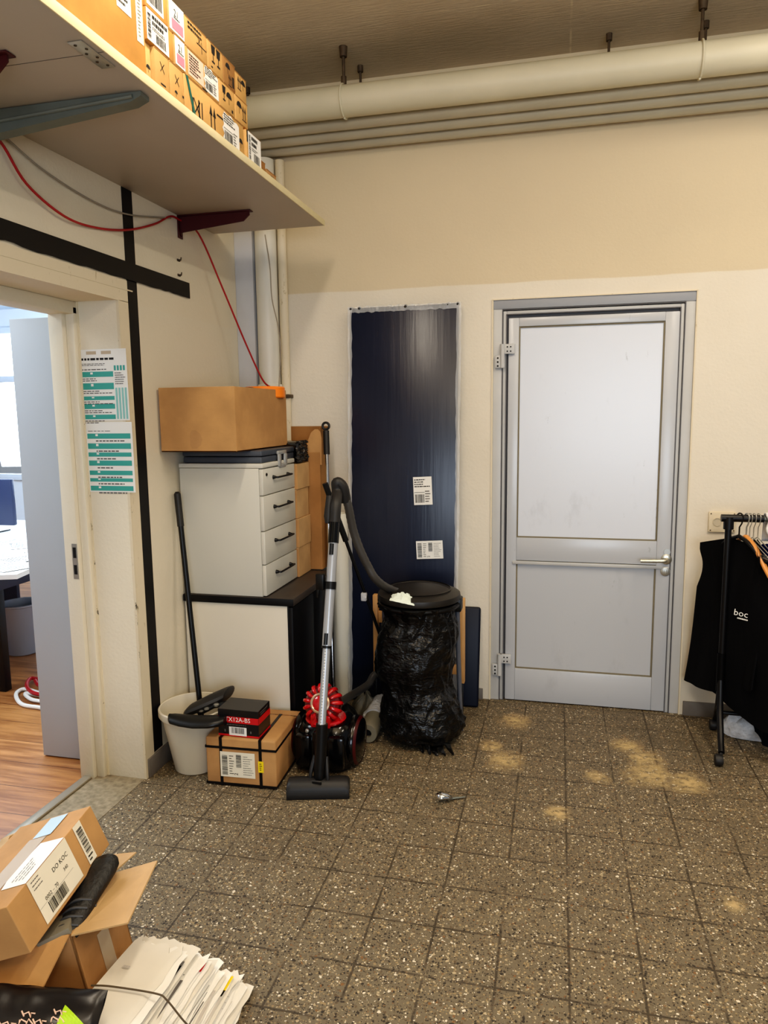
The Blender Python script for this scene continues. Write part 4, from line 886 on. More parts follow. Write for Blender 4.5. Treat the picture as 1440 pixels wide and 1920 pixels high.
# ------------------------------------------------------------------ bin stand and bag
BX, BY = -.632, 3.315
bn = thing('bin_stand', (BX, BY+.12, 0), 'grey tubular waste sack stand with round dark brown lid', 'bin')
Ml = Matrix.Translation((BX, BY, .0))
b = B(); b.lathe([(.185, .690), (.196, .694), (.199, .706), (.196, .722), (.17, .734), (.10, .744), (.0001, .747)], Ml, 56, 0, True, False)
b.lathe([(.150, .738), (.155, .743), (.150, .745)], Ml, 56, 0, False, False); b.build('lid', 'lid', bn)
b = B(); b.tube([(BX+.186*math.cos(a), BY+.186*math.sin(a), .672) for a in [2*math.pi*k/48 for k in range(49)]], .012, 10, caps=False); b.box(BX-.203, BX-.163, BY-.01, BY+.06, .635, .700, .006); b.box(BX+.163, BX+.203, BY-.01, BY+.06, .635, .700, .006); b.build('rim', 'black_plastic', bn)
for sx in (-1, 1):
    b = B(); b.tube(bez([(BX+sx*.180, BY+.03, .66), (BX+sx*.183, BY+.06, .35), (BX+sx*.190, BY+.10, .03), (BX+sx*.190, BY+.10, .0)], 16), .0115, 14); b.build('post', 'stand_grey', bn)
b = B(); b.tube([(BX-.190, BY+.10, .013), (BX+.190, BY+.10, .013)], .011, 12); b.tube([(BX-.16, BY+.10, .013), (BX-.16, BY-.02, .013), (BX+.16, BY-.02, .013), (BX+.16, BY+.10, .013)], .009, 10); b.build('base', 'stand_grey', bn)
bg = thing('bin_bag', (BX, BY-.03, 0), 'full glossy black bin bag hanging crumpled from the sack stand', 'bag')
b = B(); n = 150; rows = 130; cx0 = BX-.005
prof = [(.004, .05, .0), (.008, .115, .02), (.04, .175, .03), (.09, .198, .02), (.15, .188, .015), (.21, .172, .01), (.28, .158, -.012), (.34, .166, -.022), (.42, .182, -.012), (.50, .182, -.004), (.56, .170, .006), (.61, .158, .010), (.65, .163, .004), (.68, .178, 0)]
def pint(z):
    for (z0, r0, o0), (z1, r1, o1) in zip(prof, prof[1:]):
        if z <= z1:
            t = (z-z0)/(z1-z0); t = t*t*(3-2*t); return r0+(r1-r0)*t, o0+(o1-o0)*t
    return prof[-1][1], prof[-1][2]
def fold(a, z):
    q = V((math.cos(a)*1.4, math.sin(a)*1.4, z*5.5)); w1 = noise.noise(q*1.3 + V((0, 0, a*.0)))
    w2 = 1-abs(noise.noise(V((math.cos(a)*2.2, math.sin(a)*2.2, z*13+math.sin(a*2)*1.2))))*2
    w3 = 1-abs(noise.noise(V((math.cos(a)*6, math.sin(a)*6, z*9+9))))*2
    v = 1-abs(math.sin(a*9+noise.noise(q)*3)); top = max(0, (z-.56)/.12)
    return .020*w1 + .011*w2 + .0055*w3 + .014*v*top
rings = []
for j in range(rows+1):
    z = .004+(.676)*(j/rows); r, ox = pint(z)
    rings.append([(cx0+ox+(r+fold(a, z))*math.cos(a), BY-.02+(r*.93+fold(a, z))*math.sin(a), z+.008*noise.noise(V((a*2, z*8, 3)))*(1 if j > 3 else .2)+.002) for a in [2*math.pi*k/n for k in range(n)]])
b.loft(rings, 0, True, False); b.build('bag_body', 'bin_liner_plastic', bg, smooth=70)
b = B()
tp_ = [(BX+.05, BY-.19, .004), (BX+.10, BY-.185, .006), (BX+.145, BY-.155, .004)]
for k in range(5):
    x = BX+.02+.035*k; b.loft([[(x+.03*s_+dx, BY-.165-.022*s_+.012*math.sin(k+s_*3)+dy, .004+.05*(1-s_)*(.6+.4*math.sin(k*2))+dz) for dx, dy, dz in ((-.016*(1-s_*.7), 0, 0), (.016*(1-s_*.7), -.006, .003), (.014*(1-s_*.7), .008, .004), (-.014*(1-s_*.7), .01, 0))] for s_ in (0, .4, .8, 1)])
b.build('bag_tail', 'bin_liner_plastic', bg, smooth=60)
ts = tag(B().grid(lambda u, v_: (lambda p: (p.x+(u-.5)*.115+.012*turb((u*5, v_*5, 1)), p.y+(v_-.5)*.05-.018*(1-v_), p.z+.028*math.sin(v_*2.6)*math.sin(u*3.1)*(.7+.9*abs(turb((u*7, v_*6, 2))))+.012*v_-.02*u))(at(757, 1127, BY-.165)+V((0, 0, .012))), 26, 14).build('crumpled_tissue', 'tissue', None, 60), 'crumpled pale paper towel wedged under the bin lid', 'tissue')
wf = thing('folded_trestle', (BX, 3.56, 0), 'light wooden trestle standing behind the bin bag, two uprights visible', 'trestle')
for px in ((699, 708), (861.5, 871)):
    a, c = at(px[0], 1149, 3.50), at(px[1], 1149, 3.50); b = B(); b.box(a.x, c.x, 3.50, 3.535, .21, .648, .002); b.build('upright', 'wood_light', wf)
b = B(); b.box(at(708, 1149, 3.5).x, at(861.5, 1149, 3.5).x, 3.512, 3.53, .5, .56, .002); b.box(at(708, 1149, 3.5).x, at(861.5, 1149, 3.5).x, 3.512, 3.53, .25, .30, .002); b.build('cross_rail', 'wood_light', wf)
b = B()
for px in (703, 866): p = at(px, 1149, 3.52); b.box(p.x-.008, p.x+.008, 3.512, 3.528, .0, .212, .001)
b.build('foot', 'handle_black', wf)
b = B(); b.X = Matrix.Translation((-.41, 3.70, .003)) @ Matrix.Rotation(-.20, 4, 'X'); b.box(-.22, .022, 0, .030, 0, .535, .012, seg=3)
tag(b.build('navy_panel', 'navy_panel'), 'dark navy rounded panel leaning on the wall behind the bin', 'panel')
gr_ = thing('paper_roll', (-.87, 3.2, 0), 'grey hollow roll lying on the floor between vacuum and bin bag', 'roll')
r0 = V((-.862, 3.175, .050)); r1 = V((-.868, 3.42, .060)); rd = (r1-r0).normalized()
Mr = Matrix.Translation(r0) @ rd.to_track_quat('Z', 'Y').to_matrix().to_4x4()
b = B(); b.lathe([(.020, .06), (.021, .0), (.046, -.0), (.048, .006), (.048, .245), (.03, .25)], Mr, 32, 0, True, True); b.build('roll_body', 'roll_grey', gr_)
b = B(); b.lathe([(.0201, .02), (.0001, .021)], Mr, 20, 0, False, False); b.build('core_hole', 'black_hole', gr_)
b = B(); b.loft([[Mr @ V(((.052+.014*abs(turb((math.cos(a)*2, math.sin(a)*2, z*14))))*math.cos(a), (.052+.014*abs(turb((math.cos(a)*2, math.sin(a)*2, z*14+4))))*math.sin(a)*(1 if math.sin(a) > 0 else .9), z)) for a in [2*math.pi*k/36 for k in range(36)]] for z in [.15+.012*k for k in range(16)]], 0, True, True); b.build('plastic_sleeve', 'film_white', gr_, smooth=60)
for k, (x, y, r, m_, lab) in enumerate(((-1.02, 3.30, .075, 'dark_film', 'crumpled dark plastic film lying behind the vacuum cleaner'), (-.945, 3.47, .06, 'roll_grey', 'crumpled grey rag lying beside the grey roll'))):
    b = B(); b.loft([[(x+r*rr*math.cos(a)*(1+.5*turb((math.cos(a)*2, math.sin(a)*2, z*9), 1, k)), y+r*rr*math.sin(a)*(1+.4*turb((math.cos(a)*2, math.sin(a)*2, z*9+3), 1, k)), .004+z*.12*(1+.4*turb((math.cos(a)*3, math.sin(a)*3, 1), 1, k))) for a in [2*math.pi*q/40 for q in range(40)]] for z, rr in ((0, 1.0), (.15, 1.15), (.35, 1.1), (.55, .95), (.75, .75), (.9, .5), (1, .2))])
    tag(b.build('crumpled_film' if k == 0 else 'rag', m_, None, 60), lab, 'film' if k == 0 else 'rag')
# small metal scoop on the floor
s0, s1 = fl(819, 1506), fl(862, 1498)
sc_ = thing('small_scoop', s0, 'small shiny metal scoop lying alone on the terrazzo floor', 'scoop')
u_ = (s1-s0).normalized(); n_ = V((-u_.y, u_.x, 0))
b = B(); b.loft([[s0+u_*t+n_*(w_*math.cos(a))+V((0, 0, .006+.018*k_*(1-math.sin(a)))) for a in [math.pi+math.pi*q/14*1.0 for q in range(15)]] for t, w_, k_ in ((0, .018, .9), (.02, .022, 1), (.045, .018, .7), (.065, .009, .4))], 0, False, False, False); b.build('scoop_bowl', 'chrome', sc_, 60, .0015)
b = B(); b.tube([s0+u_*.05+V((0, 0, .010)), s0+u_*.09+V((0, 0, .008)), s0+u_*.125+V((0, 0, .005))], [.007, .005, .003], 8, flat=.5); b.build('scoop_handle', 'steel_grey', sc_)
# ------------------------------------------------------------------ clothes rack with garments
rk = thing('clothes_rack', (.77, 3.5, 0), 'black tubular clothes rack on casters at the right edge', 'clothes rack')
RYd, RZ = 3.5, 1.083
b = B(); b.cyl((.725, RYd, RZ), (.90, RYd, RZ), .017, n=18); b.build('rail_sleeve', 'handle_black', rk)
b = B(); b.cyl((.79, RYd, RZ), (1.75, RYd, RZ), .0125, n=18); b.build('rail', 'steel_grey', rk)
c0, c1 = V((.735, 3.305, .055)), V((.785, 3.69, .055))
for px, X_ in ((0, .757), (1, 1.70)):
    b = B(); b.tube([(X_, RYd, .30), (X_, RYd, RZ-.01)], .0145, 14); b.tube([(X_, RYd, RZ-.05), (X_, RYd, RZ+.005)], .022, 14); b.build('post', 'handle_black', rk)
    for e_ in (c0, c1):
        e2 = e_ + V((X_-.757, 0, 0)); b = B(); b.tube(bez([(X_, RYd, .34), V((X_, RYd, .25)).lerp(e2, .25), e2.lerp(V((X_, RYd, .2)), .3), e2], 16), [.014]*17, 12); b.tube([V((X_, RYd, .45)), V((X_, RYd, .27))], .019, 12); f_ = b.build('foot', 'handle_black', rk)
        Mc = Matrix.Translation((e2.x-.012, e2.y-.012, .026)) @ Matrix.Rotation(math.pi/2, 4, 'Y')
        b = B(); b.lathe([(.012, -.018), (.023, -.016), (.0255, -.01), (.0255, .01), (.023, .016), (.012, .018)], Mc, 20); b.tube([e2, V((e2.x-.008, e2.y-.008, .03))], .008, 8); b.build('caster', 'dark_grip', f_)
b = B(); b.tube([(.757, 3.56, .14), (1.70, 3.56, .14)], .010, 12); b.tube([(.757, RYd, .20), (.757, 3.56, .14)], .009, 8); b.tube([(1.70, RYd, .20), (1.70, 3.56, .14)], .009, 8); b.build('lower_bar', 'handle_black', rk)
def hanger(x, dirv, half, drop, m_, name, label, wire, hook_m=None, grp=None):
    t = thing(name, (x, RYd, RZ-.05), label, 'hanger', grp)
    dv = V(dirv).normalized(); r = .0022 if wire else .0035
    P = [V((x, RYd, RZ))+dv*(.018*math.cos(a))+V((0, 0, .005+.018*math.sin(a))) for a in [math.pi*1.15-k*math.pi*1.25/12 for k in range(13)]]
    P += [V((x, RYd, RZ))+dv*.012+V((0, 0, -.022)), V((x, RYd, RZ-.04)), V((x, RYd, RZ-.085))]
    b = B(); b.tube(P, r, 8); b.build('hook', hook_m or m_, t)
    c = V((x, RYd, RZ-.085)); b = B()
    if wire: b.tube([c, c+dv*half+V((0, 0, -drop)), c-dv*half+V((0, 0, -drop)), c], r, 8)
    else:
        for s_ in (-1, 1): b.tube(bez([c+V((0, 0, .004)), c+dv*half*.35*s_+V((0, 0, -drop*.22)), c+dv*half*.75*s_+V((0, 0, -drop*.72)), c+dv*half*s_+V((0, 0, -drop))], 14), .0115, 10, flat=.75)
    b.build('shoulder_bar', m_, t); return t
dA = V((.70-.878, 3.68-3.36, 0)).normalized()*-1                     # towards the near shoulder
jd = V((.204, -.32, 0)).normalized()
hanger(.803, jd, .16, .09, 'handle_black', 'hanger', 'black plastic hanger holding the black jacket, nearest the rack post', False)
hanger(.832, V((.31, -.95, 0)), .205, .150, 'hanger_wood', 'wooden_hanger', 'curved orange wooden hanger behind the black jacket', False, 'zinc')
WG = 'wire hangers on the clothes rack rail'
for k, x in enumerate((.846, .862, .880)):
    hanger(x, V((.10, -.4, 0)), .19, .07, 'zinc', 'wire_hanger', ('thin wire hanger on the rail, leftmost of three', 'thin wire hanger on the rail, middle of three', 'thin wire hanger on the rail, rightmost of three')[k], True, None, WG)
def garment(name, label, cat, cx, dv, zt, zb, half, halfb, drop, m_, thick=.035, seed=1, logo=None, side_off=(0, 0), sway=(0, 0), hem=None, drop2=None):
    t = thing(name, (cx, RYd, zt), label, cat); dv = V(dv).normalized(); nv = V((-dv.y, dv.x, 0)); n = 72; rings = []
    rows = 46; neck = .055
    for j in range(rows+1):
        s_ = j/rows
        ring_ = []
        for k in range(n):
            a = 2*math.pi*k/n; ca, sa = math.cos(a), math.sin(a)
            w_ = half+(halfb-half)*min(1, max(0, (s_-.12)/.88))**1.1
            if s_ < .3: w_ -= .022*math.sin(min(1, max(0, (s_-.05)/.25))*math.pi)
            u = w_*math.copysign(abs(ca)**.8, ca)
            th = thick*(.35+.65*min(1, s_*4))*(1+.30*math.sin(a*7+seed+s_*1.3)*s_ + .5*turb((ca*2, sa*2, s_*2), 1, seed))
            q = V((cx, RYd, 0)) + dv*(u + sway[0]*s_) + nv*(th*sa + .012*math.sin(s_*5+u*12+seed) + sway[1]*s_)
            top = zt - (drop2 if drop2 and u > 0 else drop)*max(0, (abs(u)-neck)/max(.01, half-neck)) if abs(u) > neck else zt - .01*math.cos(u/neck*1.57)
            bot = hem(u) if hem else zb + side_off[0]*(u/halfb) + .010*math.sin(a*3+seed) + side_off[1]*abs(u/halfb)**2
            q.z = top + (bot-top)*s_; ring_.append(q)
        rings.append(ring_)
    b = B(); b.loft(rings, 0, True, True); b.build('fabric', m_, t, smooth=80)
    return t, dv, nv
def hemf(u):
    pts = ((-.30, .212), (-.20, .222), (-.05, .245), (-.03, .235), (-.01, .200), (.03, .180), (.10, .160), (.18, .155), (.30, .165))
    for (a, c), (e_, f_) in zip(pts, pts[1:]):
        if u <= e_: return c+(f_-c)*(u-a)/(e_-a)
    return pts[-1][1]
jk, dv, nv = garment('black_jacket', 'black jacket with small white chest lettering hanging beside the rack post', 'jacket', .805, jd, .985, .190, .225, .325, .048, 'jersey_black', .026, 1, sway=(.0, .012), hem=hemf, drop2=.15)
o = at(1375, 1152, 3.405); fr_n = V((dv.y, -dv.x, 0)); 
b = B(); d = D(b, o, V((1, -.45, -.12)), V((.1, 0, 1)), .001); d.text('boc', 0, 0, .040, 0); d.lines(.018, -.016, .045, .010, 1, 0, hgt=.6)
b.build('chest_lettering', 'paper_white', jk, smooth=0)['label'] = 'small white embroidered lettering'
garment('blue_shirt', 'bright blue shirt on the wooden hanger, cut by the frame edge', 'shirt', .93, V((.31, -.95, 0)), .965, .28, .19, .21, .14, 'cloth_blue', .03, 2)
garment('dark_garment', 'long dark navy garment hanging at the right frame edge', 'garment', .962, V((.06, -.4, 0)), .96, .06, .16, .18, .08, 'cloth_navy', .03, 3)
garment('black_shirt', 'black shirt on a wire hanger behind the wooden hanger', 'shirt', .872, V((.02, .4, 0)), .985, .33, .14, .15, .06, 'jersey_black', .02, 4)
b = B(); b.grid(lambda u, v_: (.905+.12*u+.006*math.sin(v_*9), RYd-.022-.05*v_-.012*math.sin(u*5), RZ+.014-.105*v_-.012*u*v_+.004*math.sin(u*14)), 16, 16)
b.grid(lambda u, v_: (.905+.12*u, RYd-.022+.044*v_, RZ+.014+.012*math.sin(v_*3.14)), 8, 8); b.grid(lambda u, v_: (.905+.12*u, RYd+.022+.01*v_, RZ+.014-.12*v_), 8, 8)
tag(b.build('white_cloth', 'cloth_white', None, 80, .004), 'white cloth folded over the rail at the right edge', 'cloth')
b = B(); pc = V((.955, 3.63, 0)); b.loft([[(pc.x+r*1.35*math.cos(a)*(1+.25*turb((math.cos(a)*4, math.sin(a)*4, z*30))), pc.y+r*.55*math.sin(a), .004+z*(1+.4*turb((math.cos(a)*7, math.sin(a)*7, z*9)))) for a in [2*math.pi*q/40 for q in range(40)]] for r, z in ((.10, 0), (.115, .03), (.112, .06), (.095, .09), (.06, .115), (.02, .12))])
tag(b.build('plastic_bag', 'film_white', None, 60), 'crumpled white plastic bag on the floor beneath the rack', 'bag')
# ------------------------------------------------------------------ pile of cartons and newspapers in the near left corner
def mrot(c): return Matrix(((c[0][0], c[0][1], c[0][2], 0), (c[1][0], c[1][1], c[1][2], 0), (c[2][0], c[2][1], c[2][2], 0), (0, 0, 0, 1)))
RC = ((.964, -.179, -.198), (.176, .984, -.034), (.201, -.002, .98)); k_ = .949
OC = V((-1.144*k_, 1.467*k_, 1.57-1.57*k_)); LC, HC, WC = .254*k_, .254*k_, .31
MCa = Matrix.Translation(OC) @ mrot(RC)                             # local: x to the right, y along, z up; right side at x = 0
oc = thing('open_carton', OC, 'open brown carton with spread flaps holding a black shoe', 'box')
b = B(); b.X = MCa; t_ = .005
b.box(-t_, 0, 0, LC, 0, HC); b.box(-WC, -WC+t_, 0, LC, 0, HC); b.box(-WC, 0, 0, t_, 0, HC); b.box(-WC, 0, LC-t_, LC, 0, HC); b.box(-WC, 0, 0, LC, 0, t_)
b.build('box_body', 'card_brown', oc, smooth=0)
def flap(pts, m_='card_kraft'):
    b = B(); b.X = MCa; P = [V(p) for p in pts]; n_ = (P[1]-P[0]).cross(P[2]-P[0]).normalized()*.004; b.prism(P, n_); return b.build('flap', m_, oc, smooth=0)
f1 = flap([(0, .0, HC), (0, LC, HC), (.130, LC+.005, HC+.012), (.130, .030, HC-.012)], 'card_pale')
flap([(-.004, 0, HC), (-WC, 0, HC), (-WC, -.135, HC-.055), (-.020, -.135, HC-.045)])
flap([(-.002, LC, HC), (-WC, LC, HC), (-WC, LC+.10, HC+.02), (.03, LC+.09, HC+.0)], 'card_pale')
b = B(); d = D(b, MCa @ V((0, .095, .0)), MCa.to_3x3() @ V((0, 1, 0)), MCa.to_3x3() @ V((0, 0, 1)), .0008); d.poly([(0, .0), (.055, .0), (.055, .155), (0, .165)], 0); b.build('packing_tape', 'tape_clear', oc, smooth=0)
RS = ((.936, -.125, -.33), (.091, .989, -.115), (.341, .078, .937)); ks = 1.0165
OS = V((-1.146*ks, 1.265*ks, 1.57+(.36-1.57)*ks)); LS, HS, WS = .377*ks, .126*ks, .235
MS = Matrix.Translation(OS) @ mrot(RS)
sb = thing('sealed_carton', OS, 'sealed brown carton with shipping label lying tilted on the open carton', 'box')
b = B(); b.X = MS; b.box(-WS, 0, 0, LS, 0, HS, .002); b.build('box_body', 'card_kraft', sb, smooth=0)
R3_ = MS.to_3x3(); ey, ez, ex = R3_ @ V((0, 1, 0)), R3_ @ V((0, 0, 1)), R3_ @ V((1, 0, 0))
def lab_tri(w_, h_): pass
lb_ = sticker(sb, MS @ V((.0006, .075, .010)), ey, ez, .170, HS-.010, 'none', 'paper_cream', lab='white shipping label folded over the edge')
b = B(); d = D(b, MS @ V((.0006, .075, .010)), ey, ez, .0016)
d.bars(.030, .008, .075, .030, 0, 1); d.text('0002 – 70', .028, .044, .014, 0, 1); d.text('DO KOC', .085, .078, .017, 0, 1); d.text('340', .118, .055, .013, 0, 1); d.lines(.01, .085, .06, .03, 3, 1, 1, hgt=.25); d.rect(.0, .041, .15, .0415, 0, 1)
b.build('label_print', ['ink', 'ink_soft'], sb, smooth=0)
b = B(); d = D(b, MS @ V((0, .075, HS+.0004)), ey, -ex, .0009); d.poly([(.0, .0), (.170, .0), (.175, .075), (.06, .085), (.0, .07)], 0); d.lines(.02, .02, .12, .04, 4, 1, 2, hgt=.2); b.build('shipping_label', ['paper_white', 'ink_soft'], sb, smooth=0)
b = B(); d = D(b, MS @ V((.0006, .283, .012)), ey, ez, .0010); d.rect(0, 0, .036, HS-.012, 0); d.bars(.006, .030, .024, HS-.055, 1, 2, vert=False); d.lines(.006, .006, .024, .02, 2, 1); b.build('barcode_label', ['paper_cream', 'ink'], sb, smooth=0)
b = B(); d = D(b, MS @ V((-.078, 0, HS+.0004)), ey, -ex, .0010); d.rect(0, 0, LS-.10, .055, 0); d.rect(LS-.10, -.012, LS-.01, .045, 1, 2); b.build('packing_tape', ['tape_clear', 'tape_shiny'], sb, smooth=0)
# shoe between the two cartons
sh_ = thing('shoe', at(165, 1680, 1.52), 'black shoe wedged sole outward between sealed carton and open flap', 'shoe')
a0, a1 = at(196, 1618, 1.60), at(122, 1756, 1.40); ax = (a1-a0); wv = V((.92, .25, .30)).normalized(); tv = ax.normalized().cross(wv).normalized()
b = B(); b.loft([[a0+ax*s_+wv*(.047*w_*math.copysign(abs(math.cos(a))**.8, math.cos(a)))+tv*(.026*(w_**.6)*math.sin(a)) for a in [2*math.pi*q/28 for q in range(28)]] for s_, w_ in ((-.09, .1), (-.075, .4), (-.03, .75), (.05, .97), (.15, 1.02), (.3, .95), (.5, .82), (.7, .8), (.9, .82), (1.05, .7), (1.1, .3))]); b.build('shoe_body', 'shoe', sh_)
b = B()
for k in range(4):
    c = a0+ax*(.62+.11*k); b.tube(bez([c-wv*.036-tv*.012, c-tv*.024*(1 if tv.y > 0 else -1), c+wv*.036-tv*.012], 10), .0035, 6)
    b.tube(bez([c-wv*.036+tv*.012, c+tv*.026, c+wv*.036+tv*.012], 10), .0035, 6)
b.build('sole_ribs', 'shoe_rib', sh_)
c = at(112, 1742, 1.40); b = B(); b.X = Matrix.Translation(c) @ mrot(RS) @ Matrix.Rotation(.4, 4, 'Z'); b.box(-.05, .03, -.03, .05, -.03, .008, .004)
tag(b.build('small_grey_box', 'roll_grey'), 'small pale grey box inside the open carton below the shoe', 'box')
# flattened cardboard under the carton
b = B(); b.X = Matrix.Translation((-1.16, 1.42, .002)) @ Matrix.Rotation(.25, 4, 'Z'); b.box(-.30, .085, -.30, .12, 0, .028, .002); b.box(-.28, .075, -.28, .10, .028, .050, .002)
tag(b.build('folded_cardboard', 'card_dark', None, 0), 'flattened brown cardboard lying beneath the open carton', 'cardboard')
# newspapers
NG = 'newspapers in the tied stack'
nst = 24; HN = .185
for k in range(nst):
    f = k/(nst-1); top = k == nst-1
    z0 = .002+HN*f*(nst-1)/nst; th_ = HN/nst*1.0
    xr = -.79-.135*f**.9 + random.uniform(-.018, .016); xl = max(xr-.26, -1.078); yf = 1.665-.10*f+random.uniform(-.02, .022); yn = yf-.44
    if top: xr, yf = -.935, 1.545; xl = -1.080; yn = yf-.42
    rz = random.uniform(-.05, .05)
    lab = 'folded newspaper in the string tied stack beside the open carton'
    grp = NG
    if top: lab = 'topmost cream newspaper of the string tied stack'
    b = B(); cx_, cy_ = (xl+xr)/2, (yf+yn)/2
    b.X = Matrix.Translation((cx_, cy_, z0)) @ Matrix.Rotation(rz, 4, 'Z')
    W2, L2 = (xr-xl)/2, (yf-yn)/2; nx_, ny_ = 14, 12
    amp = .004 if not top else .002
    def surf(u, v_, up, k=k):
        x_ = -W2+2*W2*u; y_ = -L2+2*L2*v_
        e_ = (1 if v_ > .99 else 0)*(.030*turb((u*7, k*2.1, 0))+.016*turb((u*19, k, 3))) ; y_ += e_
        e2 = (1 if u > .99 else 0)*(.010*turb((v_*6, k*1.3, 5))); x_ += e2
        droop = -max(0, (u-.72)/.28)**2*.006 - max(0, (v_-.8)/.2)**2*.007*(1 if not top else .6)
        z_ = amp*turb((u*2.5, v_*2.5, k*.37))*.6 + droop*(.5 if z0 > .02 else .0)
        rr = math.sqrt(max(0, 1-((u-.94)/.06)**2)) if u > .94 else 1
        return (x_, y_, z_ + (th_*(.5+.42*rr) if up else th_*(.5-.42*rr)))
    R0 = [[surf(i/nx_, j/ny_, 1) for i in range(nx_+1)] for j in range(ny_+1)]; R1_ = [[surf(i/nx_, j/ny_, 0) for i in range(nx_+1)] for j in range(ny_+1)]
    A_ = [[b.v(p) for p in r] for r in R0]; B_ = [[b.v(p) for p in r] for r in R1_]
    for j in range(ny_):
        for i in range(nx_): b.face([A_[j][i], A_[j][i+1], A_[j+1][i+1], A_[j+1][i]]); b.face([B_[j][i], B_[j+1][i], B_[j+1][i+1], B_[j][i+1]])
    for j in range(ny_): b.face([A_[j][0], A_[j+1][0], B_[j+1][0], B_[j][0]]); b.face([A_[j+1][nx_], A_[j][nx_], B_[j][nx_], B_[j+1][nx_]])
    for i in range(nx_): b.face([A_[0][i+1], A_[0][i], B_[0][i], B_[0][i+1]]); b.face([A_[ny_][i], A_[ny_][i+1], B_[ny_][i+1], B_[ny_][i]])
    X_ = b.X; b.X = None
    d = D(b, X_ @ V((-W2, -L2, th_*.92+.004)), X_.to_3x3() @ V((1, 0, 0)), X_.to_3x3() @ V((0, 1, 0)), .0)
    pr = 'ink_soft'
    if top: d.lines(.03, 2*L2-.10, .03, .02, 1, 1)
    else:
        for q in range(3):
            a_ = 2*W2-.012-.045*random.random(); d.rect(a_, .05+.1*random.random(), a_+random.choice((.0015, .003, .008)), 2*L2-.10*random.random()-.03, 1)  # grey edge strips: print, and shading between sheets put into colour
        d.lines(2*W2-.06, 2*L2-.10, .04, .05, 5, 1, 1, hgt=.3)
    if k == 15: d.rect(2*W2-.026, 2*L2-.060, 2*W2-.006, 2*L2-.028, 2)
    if k == 6: d.rect(2*W2-.03, 2*L2-.08, 2*W2-.012, 2*L2-.01, 3)
    o_ = b.build('newspaper', [random.choice(('news', 'news_white', 'news_white', 'news')) if not top else 'news', random.choice(('news_grey', 'news_grey', 'ink_soft')), 'red_print', 'yellow'], None, 50)
    if k == 15: lab = 'newspaper with a small red printed logo in the tied stack'
    if k == 6: lab = 'newspaper with a yellow printed edge low in the tied stack'
    tag(o_, lab, 'newspaper', grp)
zt_ = HN+.010
sp_ = [V((-1.082, 1.378, zt_)), V((-1.03, 1.385, zt_+.001)), V((-.915, 1.39, zt_)), V((-.885, 1.39, zt_-.012)), V((-.845, 1.395, .13)), V((-.80, 1.40, .085)), V((-.765, 1.40, .05))]
tag(B().tube(bez(sp_, 40), .0022, 8).build('string', 'string'), 'thin brown string tied around the newspaper stack', 'string')
# printed black bag in the near corner
c = at(22, 1998, 1.14); bu = V((.93, .25, -.10)).normalized(); bv = (V((-.2, .75, .45)) - bu*V((-.2, .75, .45)).dot(bu)).normalized(); bn_ = bu.cross(bv)
def S(u, v_, k=1.):                                                  # pillow surface of the bag, u and v in -1..1
    e_ = max(0, (1-u*u)*(1-v_*v_)); return c + bu*.155*u + bv*.15*v_ + bn_*(k*(.045*e_**.5 + .010*turb((u*3, v_*3, k)))) 
bgp = thing('printed_bag', c, 'black printed plastic bag with a green corner in the near left corner', 'bag')
b = B(); b.grid(lambda u, v_: S(u*2-1, v_*2-1, 1), 30, 30); b.grid(lambda u, v_: S(u*2-1, v_*2-1, -1), 30, 30); b.build('bag_body', 'print_black', bgp, 60)
b = B()
for (u0, v0, L_) in ((-.62, .50, .2), (-.3, .40, .25), (-.05, .55, .2), (.15, .45, .2), (.38, .6, .18), (-.5, .1, .3), (.0, .1, .3)):
    for w_ in range(3): b.tube([S(u0+L_*i/6+.03*math.sin(i*2.1+w_), v0-.10*w_+.04*math.cos(i*2.3+w_))+bn_*.002 for i in range(7)], .0016, 5)
b.build('lettering', 'paper_pink', bgp)
b = B(); b.grid(lambda u, v_: S(.50+.42*u, .72-.35*v_*(1-.2*u)-.28*u)+bn_*.0025, 8, 8); b.build('green_corner', 'green_print', bgp, 0)
# kraft paper bag near the threshold
pb = V((-1.62, 1.83, 0)); b = B()
b.loft([[(pb.x+.13*r*math.cos(a)*(1+.25*turb((math.cos(a)*2, math.sin(a)*2, z*11))), pb.y+.11*r*math.sin(a)*(1+.25*turb((math.cos(a)*2, math.sin(a)*2, z*11+5))), .004+z) for a in [2*math.pi*q/32 for q in range(32)]] for r, z in ((.9, 0), (1, .05), (1, .12), (.95, .17), (.8, .21), (.55, .225), (.5, .16))])
tag(b.build('paper_bag', 'card_pale', None, 60), 'crumpled pale paper bag standing behind the sealed carton', 'bag')
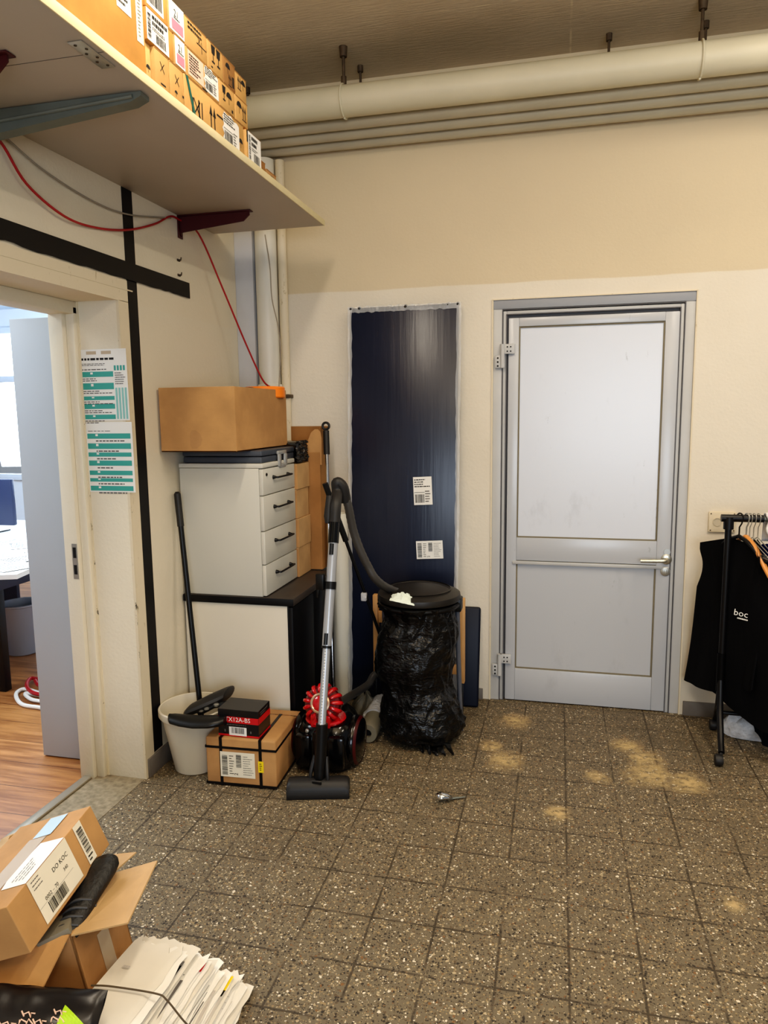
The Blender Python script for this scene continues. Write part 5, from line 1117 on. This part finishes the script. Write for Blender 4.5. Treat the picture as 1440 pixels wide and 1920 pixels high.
# ------------------------------------------------------------------ light
def area(name, loc, to, sx, sy, power, col):
    l = bpy.data.lights.new(name, 'AREA'); l.shape = 'RECTANGLE'; l.size = sx; l.size_y = sy; l.energy = power; l.color = col
    o = bpy.data.objects.new(name, l); C.objects.link(o); o.location = loc; o.rotation_euler = (V(to)-V(loc)).to_track_quat('-Z', 'Y').to_euler(); return o
WARM, COOL = (1, .875, .70), (.76, .87, 1.0)
def lamp(x, y, power):
    o = area('ceiling_lamp', (x, y, 3.2), (x, y, 0), .12, 1.2, power, WARM); o.rotation_euler = (0, 0, 0)
lamp(-.79, 1.62, 24); lamp(1.0, 2.35, 27); lamp(2.8, 1.8, 30); lamp(.6, -.6, 20)
o = area('ceiling_fill', (.6, .4, 2.5), (.6, .4, 4), 2.4, 1.8, 95, WARM); o.rotation_euler = (math.pi, 0, 0)  # added fill with no fitting, lifts the dark ceiling
area('window_light', (1.1, -3.0, 1.5), (.6, 3.8, 1.1), 2.6, 1.8, 100, COOL)
area('office_window_light', (-4.3, 6.9, 1.8), (-3.6, 3.0, .6), 3.4, 1.6, 760, COOL)
o = area('office_ceiling_fill', (-4.2, 4.2, 1.9), (-4.2, 4.2, 4), 2.4, 2.4, 85, (.66, .83, 1)); o.rotation_euler = (math.pi, 0, 0)  # unseen fill added to brighten the office ceiling
area('office_ceiling_light', (-3.6, 3.0, 2.60), (-3.6, 3.01, 0), 1.4, 3.2, 130, (.88, .95, 1))
wd = bpy.data.worlds.new('daylight'); bpy.context.scene.world = wd; wd.use_nodes = True
wn = wd.node_tree.nodes; bgn = wn['Background']; bgn.inputs[0].default_value = (.86, .93, 1, 1); bgn.inputs[1].default_value = .26
# ------------------------------------------------------------------ camera and view
cam = bpy.data.cameras.new('camera'); co = bpy.data.objects.new('camera', cam); C.objects.link(co)
cam.sensor_fit = 'AUTO'; cam.sensor_width = 36; cam.lens = F/1920*36; cam.clip_start = .05; cam.clip_end = 60
co.matrix_world = Matrix(((RT.x, UP.x, -FW.x, O.x), (RT.y, UP.y, -FW.y, O.y), (RT.z, UP.z, -FW.z, O.z), (0, 0, 0, 1)))
sc = bpy.context.scene; sc.camera = co
sc.view_settings.view_transform = 'Standard'; sc.view_settings.look = 'None'; sc.view_settings.exposure = 0.0
sc.view_settings.use_curve_mapping = True                             # gentle contrast, as the photograph's tone curve
cm = sc.view_settings.curve_mapping; cv = cm.curves[3]
for p in ((.012, .006), (.06, .050), (.25, .262)): cv.points.new(*p)
cm.update()
sc.cycles.max_bounces = 7; sc.cycles.diffuse_bounces = 4; sc.cycles.glossy_bounces = 3; sc.cycles.transparent_max_bounces = 8; sc.cycles.sample_clamp_indirect = 6; sc.cycles.caustics_reflective = False; sc.cycles.caustics_refractive = False
